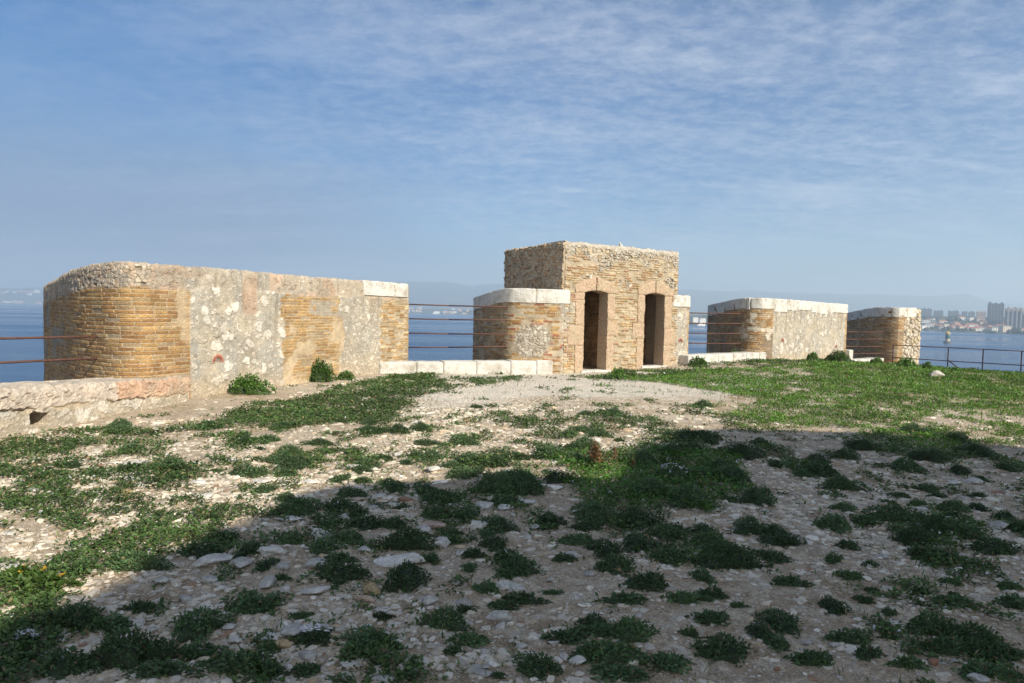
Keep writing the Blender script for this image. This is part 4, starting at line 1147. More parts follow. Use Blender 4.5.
# ------------------------------------------------------------------ where plants, rocks and ground zones lie (metres)
PLANTS = [
 ('c', -2.008, 4.737, 0.13, 0.072, 0.052),
 ('c', -2.025, 4.429, 0.17, 0.081, 0.062),
 ('c', -1.71, 4.466, 0.082, 0.116, 0.041),
 ('c', -2.289, 8.109, 0.193, 0.118, 0.05),
 ('c', -2.064, 7.717, 0.141, 0.077, 0.034),
 ('c', -2.393, 7.167, 0.184, 0.165, 0.079),
 ('c', -1.624, 6.53, 0.096, 0.143, 0.048),
 ('c', -1.51, 6.888, 0.126, 0.092, 0.045),
 ('c', -1.397, 6.489, 0.083, 0.076, 0.04),
 ('c', -1.15, 6.449, 0.083, 0.11, 0.041),
 ('c', -1.038, 6.215, 0.114, 0.114, 0.057),
 ('c', -1.393, 5.964, 0.153, 0.114, 0.065),
 ('c', -2.185, 6.048, 0.1, 0.085, 0.048),
 ('c', -1.904, 5.773, 0.085, 0.111, 0.042),
 ('c', -1.384, 5.497, 0.141, 0.119, 0.07),
 ('c', -1.187, 5.345, 0.078, 0.117, 0.039),
 ('c', -1.665, 5.35, 0.176, 0.154, 0.088),
 ('c', -1.342, 5.001, 0.092, 0.09, 0.046),
 ('c', -1.063, 5.042, 0.148, 0.092, 0.062),
 ('c', -0.855, 5.033, 0.101, 0.086, 0.051),
 ('c', -0.877, 5.573, 0.061, 0.06, 0.031),
 ('c', -0.749, 6.107, 0.101, 0.117, 0.05),
 ('c', -0.601, 5.786, 0.201, 0.108, 0.064),
 ('c', -0.574, 5.355, 0.137, 0.103, 0.066),
 ('c', -0.335, 5.339, 0.107, 0.116, 0.054),
 ('c', -0.407, 4.929, 0.063, 0.075, 0.032),
 ('c', -0.695, 4.605, 0.211, 0.123, 0.091),
 ('c', -1.099, 4.685, 0.12, 0.079, 0.058),
 ('c', -1.232, 4.502, 0.115, 0.08, 0.058),
 ('c', -1.523, 4.677, 0.086, 0.051, 0.037),
 ('c', -0.119, 6.217, 0.273, 0.224, 0.123),
 ('c', -0.023, 5.816, 0.149, 0.133, 0.075),
 ('c', -0.455, 6.732, 0.185, 0.146, 0.074),
 ('c', -0.072, 5.092, 0.13, 0.196, 0.065),
 ('c', -0.149, 4.881, 0.063, 0.094, 0.031),
 ('c', -0.253, 4.788, 0.035, 0.053, 0.018),
 ('c', -0.098, 4.645, 0.102, 0.084, 0.051),
 ('c', -0.226, 4.476, 0.066, 0.08, 0.033),
 ('c', -1.802, 8.789, 0.161, 0.139, 0.054),
 ('c', -1.485, 8.927, 0.163, 0.185, 0.071),
 ('c', -1.029, 8.316, 0.183, 0.133, 0.055),
 ('c', -0.577, 8.428, 0.185, 0.165, 0.067),
 ('c', -0.873, 7.522, 0.165, 0.146, 0.066),
 ('c', -0.144, 7.259, 0.133, 0.19, 0.066),
 ('c', 0.46, 7.805, 0.2, 0.24, 0.1),
 ('c', 0.744, 7.464, 0.164, 0.179, 0.082),
 ('c', 1.427, 7.579, 0.277, 0.207, 0.093),
 ('c', 1.898, 7.918, 0.174, 0.177, 0.077),
 ('c', 2.316, 8.87, 0.39, 0.253, 0.097),
 ('c', 2.527, 8.924, 0.196, 0.205, 0.078),
 ('c', 2.736, 8.022, 0.279, 0.265, 0.113),
 ('c', 2.223, 6.823, 0.225, 0.21, 0.105),
 ('c', 2.219, 6.036, 0.177, 0.21, 0.088),
 ('c', 1.974, 6.039, 0.066, 0.099, 0.033),
 ('c', 1.56, 5.907, 0.195, 0.188, 0.097),
 ('c', 1.317, 6.216, 0.182, 0.223, 0.091),
 ('c', 1.012, 5.296, 0.213, 0.162, 0.105),
 ('c', 0.699, 5.471, 0.18, 0.194, 0.09),
 ('c', 0.322, 5.261, 0.116, 0.173, 0.058),
 ('c', 0.167, 6.212, 0.205, 0.208, 0.102),
 ('c', 1.881, 5.2, 0.143, 0.191, 0.071),
 ('c', 1.493, 5.157, 0.104, 0.091, 0.052),
 ('c', 1.471, 4.915, 0.144, 0.099, 0.069),
 ('c', 1.184, 5.015, 0.138, 0.091, 0.062),
 ('c', 0.917, 4.777, 0.122, 0.166, 0.061),
 ('c', 0.666, 4.621, 0.118, 0.131, 0.059),
 ('c', 0.495, 4.814, 0.141, 0.075, 0.053),
 ('c', 1.092, 4.571, 0.092, 0.085, 0.046),
 ('c', 1.5, 4.655, 0.239, 0.107, 0.072),
 ('c', 1.034, 9.433, 0.155, 0.172, 0.062),
 ('c', 0.801, 9.139, 0.134, 0.129, 0.048),
 ('c', 0.959, 8.422, 0.216, 0.183, 0.074),
 ('c', 1.413, 8.741, 0.064, 0.096, 0.032),
 ('c', 3.216, 8.691, 0.127, 0.146, 0.057),
 ('c', 3.266, 6.637, 0.219, 0.159, 0.082),
 ('c', 3.299, 7.204, 0.211, 0.2, 0.095),
 ('c', 3.998, 8.065, 0.177, 0.167, 0.071),
 ('c', 4.451, 8.605, 0.252, 0.238, 0.094),
 ('c', 4.938, 7.995, 0.322, 0.206, 0.088),
 ('c', 4.4, 7.498, 0.178, 0.181, 0.082),
 ('c', 5.833, 9.764, 0.179, 0.245, 0.086),
 ('c', 6.063, 9.283, 0.204, 0.277, 0.102),
 ('c', 5.785, 8.419, 0.185, 0.275, 0.092),
 ('c', 4.148, 6.695, 0.098, 0.109, 0.049),
 ('c', 4.1, 6.459, 0.095, 0.064, 0.034),
 ('c', 3.658, 6.354, 0.105, 0.062, 0.033),
 ('c', 3.459, 6.122, 0.067, 0.073, 0.034),
 ('c', 3.68, 6.074, 0.084, 0.066, 0.037),
 ('c', 3.875, 5.888, 0.14, 0.112, 0.065),
 ('c', 3.72, 5.647, 0.093, 0.066, 0.04),
 ('c', 4.153, 5.959, 0.07, 0.105, 0.035),
 ('c', 4.461, 6.428, 0.082, 0.074, 0.04),
 ('c', 4.138, 5.632, 0.107, 0.082, 0.049),
 ('c', 4.011, 5.305, 0.087, 0.065, 0.042),
 ('c', 3.487, 4.838, 0.177, 0.12, 0.085),
 ('c', 3.541, 5.19, 0.114, 0.117, 0.057),
 ('c', 3.059, 5.025, 0.202, 0.13, 0.088),
 ('c', 2.937, 4.675, 0.154, 0.084, 0.062),
 ('c', 2.581, 5.36, 0.157, 0.134, 0.078),
 ('c', 3.193, 5.565, 0.265, 0.139, 0.086),
 ('c', 3.352, 5.257, 0.192, 0.124, 0.081),
 ('c', 3.685, 5.436, 0.109, 0.076, 0.048),
 ('c', 2.471, 4.892, 0.081, 0.064, 0.04),
 ('c', 2.003, 4.995, 0.137, 0.204, 0.069),
 ('c', 4.97, 7.459, 0.109, 0.136, 0.055),
 ('c', 4.975, 7.144, 0.065, 0.086, 0.033),
 ('c', 5.572, 7.586, 0.097, 0.113, 0.049),
 ('c', 1.809, 4.585, 0.101, 0.091, 0.05),
 ('c', 2.971, 7.562, 0.083, 0.125, 0.042),
 ('c', 3.085, 7.077, 0.104, 0.097, 0.047),
 ('c', -1.557, 3.378, 0.136, 0.128, 0.068),
 ('c', -1.397, 3.652, 0.12, 0.146, 0.06),
 ('c', -1.709, 3.061, 0.224, 0.101, 0.101),
 ('c', -1.947, 2.952, 0.162, 0.073, 0.065),
 ('c', -1.985, 3.355, 0.111, 0.073, 0.055),
 ('c', -2.17, 3.369, 0.16, 0.073, 0.074),
 ('c', -1.952, 3.571, 0.078, 0.055, 0.039),
 ('c', -2.234, 3.026, 0.111, 0.066, 0.055),
 ('c', -2.413, 3.238, 0.059, 0.073, 0.03),
 ('c', -2.286, 4.155, 0.228, 0.103, 0.073),
 ('c', -2.593, 4.078, 0.09, 0.109, 0.045),
 ('c', -1.429, 3.127, 0.103, 0.074, 0.052),
 ('c', -1.204, 3.003, 0.165, 0.074, 0.066),
 ('c', -1.509, 2.939, 0.129, 0.058, 0.045),
 ('c', -2.449, 3.537, 0.078, 0.04, 0.039),
 ('c', -2.435, 3.336, 0.061, 0.052, 0.031),
 ('c', -0.607, 4.039, 0.148, 0.161, 0.074),
 ('c', -1.01, 4.085, 0.179, 0.086, 0.072),
 ('c', -1.3, 3.662, 0.08, 0.121, 0.04),
 ('c', -0.676, 3.241, 0.119, 0.111, 0.059),
 ('c', -0.53, 3.235, 0.041, 0.037, 0.021),
 ('c', -0.248, 3.196, 0.053, 0.039, 0.026),
 ('c', -0.271, 3.458, 0.041, 0.033, 0.02),
 ('c', -0.244, 4.234, 0.054, 0.055, 0.027),
 ('c', -0.121, 3.928, 0.086, 0.05, 0.043),
 ('c', -0.226, 4.472, 0.065, 0.067, 0.033),
 ('c', -0.009, 4.448, 0.073, 0.097, 0.037),
 ('c', -0.007, 4.192, 0.061, 0.09, 0.031),
 ('c', -0.496, 4.366, 0.061, 0.065, 0.03),
 ('c', -1.042, 2.971, 0.065, 0.068, 0.033),
 ('c', -0.893, 2.994, 0.066, 0.049, 0.033),
 ('c', -0.429, 2.968, 0.049, 0.033, 0.024),
 ('c', -0.723, 2.943, 0.075, 0.034, 0.019),
 ('c', -1.353, 4.022, 0.052, 0.035, 0.026),
 ('c', -1.014, 3.927, 0.032, 0.047, 0.016),
 ('c', -1.509, 4.205, 0.069, 0.104, 0.035),
 ('c', -1.129, 3.183, 0.058, 0.037, 0.029),
 ('c', -1.087, 4.328, 0.095, 0.06, 0.048),
 ('c', -0.029, 2.978, 0.038, 0.023, 0.019),
 ('c', -1.084, 3.538, 0.071, 0.032, 0.023),
 ('c', 0.853, 4.087, 0.142, 0.087, 0.071),
 ('c', 1.086, 4.508, 0.116, 0.089, 0.058),
 ('c', 1.224, 4.218, 0.077, 0.084, 0.039),
 ('c', 1.472, 4.456, 0.228, 0.128, 0.098),
 ('c', 0.689, 3.839, 0.126, 0.061, 0.054),
 ('c', 0.465, 3.518, 0.09, 0.098, 0.045),
 ('c', 0.627, 3.391, 0.137, 0.067, 0.067),
 ('c', 0.504, 3.156, 0.162, 0.073, 0.076),
 ('c', 0.757, 3.125, 0.114, 0.07, 0.057),
 ('c', 0.145, 3.031, 0.111, 0.076, 0.055),
 ('c', 0.062, 4.249, 0.124, 0.144, 0.062),
 ('c', 1.097, 3.615, 0.112, 0.067, 0.056),
 ('c', 0.946, 3.448, 0.057, 0.037, 0.028),
 ('c', 1.065, 3.25, 0.131, 0.084, 0.065),
 ('c', 1.318, 3.479, 0.076, 0.115, 0.038),
 ('c', 1.313, 3.8, 0.049, 0.028, 0.024),
 ('c', 1.156, 3.894, 0.054, 0.027, 0.024),
 ('c', 0.266, 3.939, 0.072, 0.032, 0.021),
 ('c', 0.702, 4.349, 0.135, 0.085, 0.067),
 ('c', 0.371, 4.471, 0.082, 0.039, 0.029),
 ('c', 0.303, 3.384, 0.037, 0.025, 0.019),
 ('c', 0.506, 3.014, 0.132, 0.06, 0.033),
 ('c', 1.865, 3.831, 0.084, 0.112, 0.042),
 ('c', 1.466, 3.58, 0.105, 0.131, 0.052),
 ('c', 2.208, 4.324, 0.087, 0.053, 0.042),
 ('c', 2.228, 4.587, 0.071, 0.05, 0.035),
 ('c', 2.441, 4.516, 0.053, 0.056, 0.026),
 ('c', 2.24, 4.124, 0.048, 0.035, 0.024),
 ('c', 2.114, 3.968, 0.058, 0.038, 0.029),
 ('c', 2.166, 3.795, 0.05, 0.037, 0.025),
 ('c', 2.522, 4.095, 0.063, 0.047, 0.031),
 ('c', 2.614, 3.93, 0.115, 0.072, 0.058),
 ('c', 2.792, 4.219, 0.069, 0.041, 0.033),
 ('c', 2.954, 4.673, 0.154, 0.117, 0.077),
 ('c', 1.76, 3.416, 0.138, 0.062, 0.042),
 ('c', 1.745, 3.217, 0.071, 0.04, 0.035),
 ('c', 2.264, 3.573, 0.144, 0.074, 0.071),
 ('c', 2.418, 3.464, 0.139, 0.082, 0.07),
 ('c', 2.18, 3.334, 0.146, 0.066, 0.059),
 ('c', 2.38, 3.264, 0.143, 0.065, 0.065),
 ('c', 2.979, 3.948, 0.101, 0.079, 0.051),
 ('c', 1.351, 3.349, 0.061, 0.078, 0.031),
 ('c', 1.998, 3.502, 0.051, 0.035, 0.026),
 ('c', 2.21, 3.088, 0.124, 0.056, 0.041),
 ('c', 1.896, 3.145, 0.081, 0.036, 0.035),
 ('f', -0.929, 3.277, 0.102, 0.06, 0.051),
 ('f', -0.235, 3.682, 0.061, 0.052, 0.03),
 ('f', -0.664, 3.552, 0.059, 0.034, 0.029),
 ('f', -2.257, 3.155, 0.069, 0.043, 0.035),
 ('f', 3.556, 7.81, 0.143, 0.179, 0.071),
 ('f', 1.635, 6.791, 0.199, 0.178, 0.089),
 ('f', 0.49, 6.562, 0.192, 0.139, 0.072),
 ('y', -2.619, 3.805, 0.139, 0.104, 0.07),
 ('y', -2.853, 3.912, 0.115, 0.088, 0.057),
 ('c', -0.42, 7.41, 0.163, 0.175, 0.081),
 ('c', 0.4, 6.925, 0.073, 0.061, 0.03),
 ('c', 2.055, 8.052, 0.176, 0.147, 0.063),
 ('c', -2.013, 9.712, 0.134, 0.165, 0.058),
 ('c', -2.601, 6.643, 0.16, 0.113, 0.058),
 ('c', 1.217, 10.929, 0.143, 0.163, 0.051),
 ('c', -4.406, 6.65, 0.095, 0.069, 0.035),
 ('c', 2.123, 7.219, 0.104, 0.109, 0.052),
 ('c', -1.057, 7.642, 0.094, 0.104, 0.046),
 ('c', 0.066, 6.711, 0.175, 0.133, 0.068),
 ('c', -3.173, 10.161, 0.087, 0.09, 0.03),
 ('c', -2.882, 7.784, 0.07, 0.072, 0.031),
 ('c', -3.069, 9.166, 0.166, 0.186, 0.069),
 ('c', -2.955, 8.293, 0.153, 0.129, 0.053),
 ('c', 3.467, 12.214, 0.158, 0.237, 0.075),
 ('c', -4.463, 6.901, 0.113, 0.099, 0.049),
 ('c', -3.167, 6.494, 0.093, 0.082, 0.043),
 ('c', 1.691, 6.96, 0.11, 0.089, 0.044),
 ('c', -1.109, 7.277, 0.082, 0.081, 0.038),
 ('c', 0.813, 7.162, 0.074, 0.077, 0.037),
 ('c', -5.031, 8.75, 0.142, 0.178, 0.069),
 ('c', -2.214, 6.66, 0.134, 0.102, 0.052),
 ('c', -3.565, 10.029, 0.079, 0.084, 0.029),
 ('c', 0.056, 6.664, 0.089, 0.06, 0.031),
 ('c', 2.572, 8.659, 0.118, 0.112, 0.044),
 ('c', -0.604, 7.129, 0.124, 0.105, 0.05),
 ('c', -3.997, 6.553, 0.074, 0.059, 0.031),
 ('c', 1.667, 11.006, 0.156, 0.233, 0.077),
 ('c', -0.36, 7.309, 0.082, 0.072, 0.034),
 ('c', -3.53, 6.805, 0.105, 0.086, 0.043),
 ('c', 2.257, 7.269, 0.185, 0.162, 0.076),
 ('c', -1.393, 7.405, 0.126, 0.106, 0.049),
 ('c', -2.791, 10.303, 0.114, 0.171, 0.057),
 ('c', 2.218, 8.181, 0.129, 0.121, 0.051),
 ('c', -5.252, 9.102, 0.162, 0.207, 0.078),
 ('c', -2.21, 7.089, 0.161, 0.151, 0.073),
 ('c', -0.123, 7.412, 0.113, 0.111, 0.051),
 ('c', -3.206, 8.213, 0.16, 0.174, 0.072),
 ('c', -2.475, 6.558, 0.146, 0.122, 0.063),
 ('c', -5.074, 7.773, 0.099, 0.101, 0.045),
 ('c', -1.499, 7.055, 0.146, 0.142, 0.069),
 ('c', -2.468, 7.595, 0.156, 0.165, 0.074),
 ('c', -2.222, 6.887, 0.172, 0.157, 0.078),
 ('c', 1.997, 6.926, 0.131, 0.113, 0.056),
 ('c', -3.415, 6.801, 0.18, 0.149, 0.075),
 ('c', 0.076, 7.575, 0.156, 0.126, 0.057),
 ('c', 0.792, 8.223, 0.148, 0.145, 0.06),
 ('c', -0.408, 7.309, 0.145, 0.142, 0.066),
 ('c', -1.799, 7.683, 0.096, 0.097, 0.043),
 ('c', -0.579, 11.491, 0.126, 0.158, 0.047),
 ('c', -3.548, 9.997, 0.093, 0.093, 0.032),
 ('c', -1.88, 8.921, 0.142, 0.161, 0.062),
 ('c', -2.893, 6.695, 0.07, 0.055, 0.028),
 ('c', -3.385, 8.622, 0.083, 0.1, 0.04),
 ('c', -3.338, 11.123, 0.142, 0.163, 0.05),
 ('c', -1.227, 9.22, 0.138, 0.185, 0.069),
 ('c', 1.204, 9.05, 0.165, 0.195, 0.073),
 ('c', -3.129, 10.283, 0.14, 0.182, 0.06),
 ('c', 1.856, 6.877, 0.142, 0.113, 0.056),
 ('c', -4.337, 7.761, 0.142, 0.116, 0.051),
 ('c', -0.347, 6.939, 0.114, 0.095, 0.047),
 ('c', -4.055, 9.145, 0.184, 0.197, 0.074),
 ('c', 2.414, 3.283, 0.098, 0.044, 0.037),
 ('c', 3.134, 4.196, 0.083, 0.04, 0.032),
 ('c', 3.157, 4.211, 0.073, 0.037, 0.03),
 ('c', -0.025, 3.733, 0.086, 0.039, 0.033),
 ('c', 1.972, 3.425, 0.05, 0.022, 0.021),
 ('c', 0.408, 3.162, 0.114, 0.051, 0.043),
 ('c', 0.611, 5.163, 0.131, 0.076, 0.05),
 ('c', 1.75, 4.172, 0.102, 0.055, 0.045),
 ('c', 2.93, 5.485, 0.112, 0.07, 0.043),
 ('c', 1.615, 4.581, 0.074, 0.042, 0.031),
 ('c', 1.307, 4.471, 0.111, 0.063, 0.048),
 ('c', -0.395, 4.733, 0.087, 0.059, 0.042),
 ('c', 2.699, 4.054, 0.05, 0.028, 0.023),
 ('c', 1.016, 3.879, 0.108, 0.054, 0.048),
 ('c', 1.01, 3.231, 0.081, 0.036, 0.033),
 ('c', 3.263, 5.181, 0.073, 0.053, 0.035),
 ('c', -0.181, 3.301, 0.106, 0.048, 0.044),
 ('c', 0.477, 3.428, 0.124, 0.056, 0.045),
 ('c', 1.213, 3.961, 0.09, 0.041, 0.035),
 ('c', 0.08, 3.814, 0.116, 0.052, 0.04),
 ('c', 0.3, 3.346, 0.114, 0.051, 0.051),
 ('c', -0.318, 3.489, 0.13, 0.067, 0.065),
 ('c', 2.886, 5.812, 0.119, 0.075, 0.044),
 ('c', 1.455, 3.181, 0.108, 0.049, 0.039),
 ('c', 0.466, 3.202, 0.061, 0.028, 0.027),
 ('c', 1.28, 5.196, 0.101, 0.053, 0.035),
 ('b', -4.849, 12.541, 0.477, 0.286, 0.367),
 ('b', -4.208, 14.98, 0.461, 0.276, 0.439),
 ('b', -3.786, 15.504, 0.272, 0.163, 0.182),
 ('b', 2.616, 16.832, 0.222, 0.133, 0.271),
 ('b', 3.168, 17.721, 0.182, 0.109, 0.13),
 ('b', 5.695, 20.799, 0.365, 0.219, 0.274),
 ('b', 10.622, 24.1, 0.318, 0.191, 0.318),
 ('b', 11.935, 24.926, 0.62, 0.372, 0.401),
 ('b', 13.06, 22.618, 0.43, 0.258, 0.331),
 ('b', 13.378, 21.937, 0.257, 0.154, 0.257),
 ('b', 7.636, 23.293, 0.341, 0.205, 0.307),
 ('b', 12.706, 23.763, 0.348, 0.209, 0.244),
 ('b', 5.656, 20.436, 0.239, 0.144, 0.18),
 ('b', 13.897, 21.347, 0.313, 0.188, 0.156),
]
ROCKS = [
 ('pale', -0.698, 4.315, 0.158, 0.079, 0.053),
 ('ochre', -0.77, 3.881, 0.06, 0.066, 0.054),
 ('pink', -0.798, 3.743, 0.072, 0.036, 0.036),
 ('pale', -0.443, 3.748, 0.055, 0.041, 0.041),
 ('grey', -1.39, 3.915, 0.057, 0.06, 0.051),
 ('pale', -1.273, 3.869, 0.03, 0.033, 0.027),
 ('grey', -1.19, 4.211, 0.068, 0.051, 0.046),
 ('grey', -1.395, 4.168, 0.045, 0.036, 0.033),
 ('pale', -1.56, 4.438, 0.094, 0.05, 0.043),
 ('grey', -1.058, 3.335, 0.058, 0.057, 0.052),
 ('ochre', -1.069, 3.219, 0.049, 0.03, 0.035),
 ('grey', -0.927, 3.109, 0.042, 0.027, 0.033),
 ('pale', -0.717, 3.056, 0.047, 0.023, 0.021),
 ('pale', -0.546, 2.943, 0.062, 0.031, 0.018),
 ('grey', -0.042, 3.617, 0.07, 0.038, 0.04),
 ('pale', -0.005, 3.972, 0.061, 0.04, 0.038),
 ('pale', -0.02, 3.502, 0.034, 0.023, 0.025),
 ('grey', -0.093, 3.198, 0.027, 0.022, 0.024),
 ('grey', -0.099, 3.05, 0.047, 0.023, 0.024),
 ('grey', -0.108, 2.997, 0.052, 0.026, 0.024),
 ('pale', -0.457, 4.613, 0.062, 0.061, 0.051),
 ('pale', -0.311, 4.504, 0.031, 0.034, 0.028),
 ('pale', -0.946, 4.496, 0.052, 0.033, 0.028),
 ('grey', -1.09, 3.837, 0.088, 0.044, 0.03),
 ('pale', -1.156, 3.294, 0.07, 0.035, 0.02),
 ('pale', -0.973, 3.034, 0.023, 0.013, 0.016),
 ('pale', -1.283, 5.211, 0.07, 0.05, 0.037),
 ('pale', -1.318, 4.751, 0.073, 0.062, 0.05),
 ('pale', -1.563, 4.447, 0.085, 0.05, 0.043),
 ('pale', -1.678, 5.149, 0.099, 0.049, 0.027),
 ('pale', -1.146, 5.944, 0.091, 0.046, 0.029),
 ('red', -0.889, 5.848, 0.074, 0.039, 0.026),
 ('pale', -0.817, 5.949, 0.057, 0.061, 0.039),
 ('pink', -0.541, 5.057, 0.101, 0.065, 0.049),
 ('pale', -0.627, 4.933, 0.061, 0.051, 0.039),
 ('pale', -0.456, 4.689, 0.054, 0.059, 0.049),
 ('pale', -0.188, 5.635, 0.087, 0.081, 0.054),
 ('pale', -0.213, 5.08, 0.068, 0.075, 0.062),
 ('pink', -1.321, 5.84, 0.079, 0.039, 0.021),
 ('pale', -0.957, 5.618, 0.054, 0.047, 0.032),
 ('pale', -2.288, 6.298, 0.097, 0.055, 0.033),
 ('grey', -0.458, 5.622, 0.076, 0.044, 0.03),
 ('pale', -0.953, 4.529, 0.052, 0.033, 0.028),
 ('pale', -1.246, 7.68, 0.065, 0.071, 0.04),
 ('pale', -0.753, 6.95, 0.093, 0.1, 0.055),
 ('pale', -0.041, 5.608, 0.075, 0.051, 0.034),
 ('pale', -1.613, 7.004, 0.108, 0.057, 0.031),
 ('pale', -1.858, 6.304, 0.073, 0.041, 0.025),
 ('grey', -1.137, 5.582, 0.054, 0.036, 0.025),
 ('pale', -0.654, 6.499, 0.075, 0.044, 0.026),
 ('pale', -0.02, 6.891, 0.066, 0.066, 0.036),
 ('pale', 0.388, 6.261, 0.12, 0.063, 0.039),
 ('pale', 1.046, 8.639, 0.116, 0.103, 0.046),
 ('grey', 0.444, 4.54, 0.049, 0.033, 0.028),
 ('pale', 0.201, 5.141, 0.04, 0.037, 0.027),
 ('grey', 0.147, 4.841, 0.03, 0.033, 0.027),
 ('pale', 0.137, 5.844, 0.101, 0.055, 0.036),
 ('grey', 0.04, 5.45, 0.025, 0.028, 0.023),
 ('pale', 1.727, 5.658, 0.039, 0.043, 0.03),
 ('grey', 3.889, 5.354, 0.058, 0.063, 0.047),
 ('pale', 4.76, 6.962, 0.086, 0.089, 0.049),
 ('pale', 4.538, 6.896, 0.074, 0.066, 0.036),
 ('pale', 5.822, 7.832, 0.084, 0.064, 0.031),
 ('red', 4.759, 6.546, 0.081, 0.044, 0.026),
 ('pale', 3.585, 5.877, 0.068, 0.036, 0.023),
 ('pale', 2.693, 6.001, 0.037, 0.033, 0.021),
 ('pale', 3.017, 4.924, 0.015, 0.017, 0.014),
 ('pale', 4.299, 6.381, 0.039, 0.038, 0.022),
 ('pale', 4.977, 6.729, 0.052, 0.042, 0.024),
 ('grey', -1.851, 4.238, 0.114, 0.058, 0.052),
 ('grey', -1.671, 4.201, 0.065, 0.071, 0.058),
 ('pale', -3.031, 4.137, 0.103, 0.052, 0.04),
 ('pale', -2.896, 4.233, 0.041, 0.042, 0.037),
 ('pale', -1.864, 3.409, 0.039, 0.029, 0.033),
 ('pale', -1.771, 3.341, 0.032, 0.021, 0.023),
 ('grey', -1.778, 3.709, 0.043, 0.024, 0.024),
 ('grey', -1.761, 3.981, 0.046, 0.033, 0.031),
 ('grey', -2.297, 3.448, 0.021, 0.023, 0.019),
 ('grey', -2.203, 3.701, 0.04, 0.02, 0.013),
 ('grey', -2.349, 3.67, 0.056, 0.028, 0.019),
 ('pale', -1.401, 3.398, 0.033, 0.021, 0.024),
 ('pale', -1.321, 3.265, 0.038, 0.025, 0.029),
 ('grey', -2.015, 3.927, 0.042, 0.036, 0.034),
 ('pale', -2.365, 4.465, 0.034, 0.028, 0.024),
 ('pale', -1.645, 3.865, 0.033, 0.028, 0.027),
 ('grey', -2.128, 3.087, 0.036, 0.018, 0.016),
 ('pale', 0.06, 3.939, 0.061, 0.039, 0.038),
 ('ochre', 0.711, 4.305, 0.043, 0.034, 0.03),
 ('pale', 0.436, 4.545, 0.044, 0.029, 0.024),
 ('pale', 0.167, 4.319, 0.025, 0.026, 0.022),
 ('grey', 0.521, 4.255, 0.033, 0.025, 0.022),
 ('pale', 0.346, 3.109, 0.048, 0.024, 0.027),
 ('pale', 0.285, 3.155, 0.024, 0.023, 0.022),
 ('pale', 0.241, 3.293, 0.028, 0.02, 0.023),
 ('pale', 0.08, 3.261, 0.028, 0.02, 0.023),
 ('pale', 0.725, 3.644, 0.022, 0.015, 0.016),
 ('pale', 0.109, 3.206, 0.037, 0.018, 0.014),
 ('pale', 0.261, 4.129, 0.025, 0.024, 0.022),
 ('pale', 0.854, 3.386, 0.018, 0.015, 0.016),
 ('pale', 0.937, 3.14, 0.019, 0.011, 0.014),
 ('brick', 2.044, 3.184, 0.029, 0.025, 0.026),
 ('pale', 2.156, 3.034, 0.047, 0.03, 0.037),
 ('grey', 2.097, 3.184, 0.022, 0.014, 0.017),
 ('grey', 2.16, 3.216, 0.017, 0.015, 0.016),
 ('pale', 2.982, 4.463, 0.043, 0.047, 0.039),
 ('pale', 2.925, 4.375, 0.02, 0.018, 0.015),
 ('grey', 1.638, 3.334, 0.026, 0.021, 0.023),
 ('grey', 2.614, 4.686, 0.045, 0.03, 0.025),
 ('brick', 1.26, 3.097, 0.017, 0.014, 0.015),
 ('grey', 1.512, 3.361, 0.028, 0.016, 0.018),
 ('pale', -3.471, 4.693, 0.045, 0.041, 0.033),
 ('pink', -2.138, 4.936, 0.053, 0.028, 0.022),
 ('pale', -2.855, 6.194, 0.071, 0.062, 0.038),
 ('ochre', -3.348, 5.891, 0.063, 0.04, 0.026),
 ('pale', -3.515, 6.288, 0.073, 0.055, 0.033),
 ('pale', -3.325, 6.088, 0.047, 0.043, 0.027),
 ('pale', -2.568, 5.756, 0.066, 0.054, 0.035),
 ('pale', -4.486, 6.247, 0.036, 0.036, 0.022),
 ('ochre', -2.791, 4.783, 0.037, 0.026, 0.021),
 ('pale', -3.905, 7.056, 0.136, 0.068, 0.031),
 ('pale', -2.678, 5.811, 0.049, 0.035, 0.023),
 ('pale', -2.365, 4.48, 0.031, 0.023, 0.02),
 ('ochre', -3.237, 5.17, 0.028, 0.025, 0.018),
 ('pale', -2.953, 7.215, 0.069, 0.054, 0.029),
 ('pale', -4.188, 5.937, 0.046, 0.037, 0.023),
 ('pale', -3.256, 7.008, 0.067, 0.051, 0.028),
 ('white', 12.21, 19.53, 0.22, 0.17, 0.17),
]
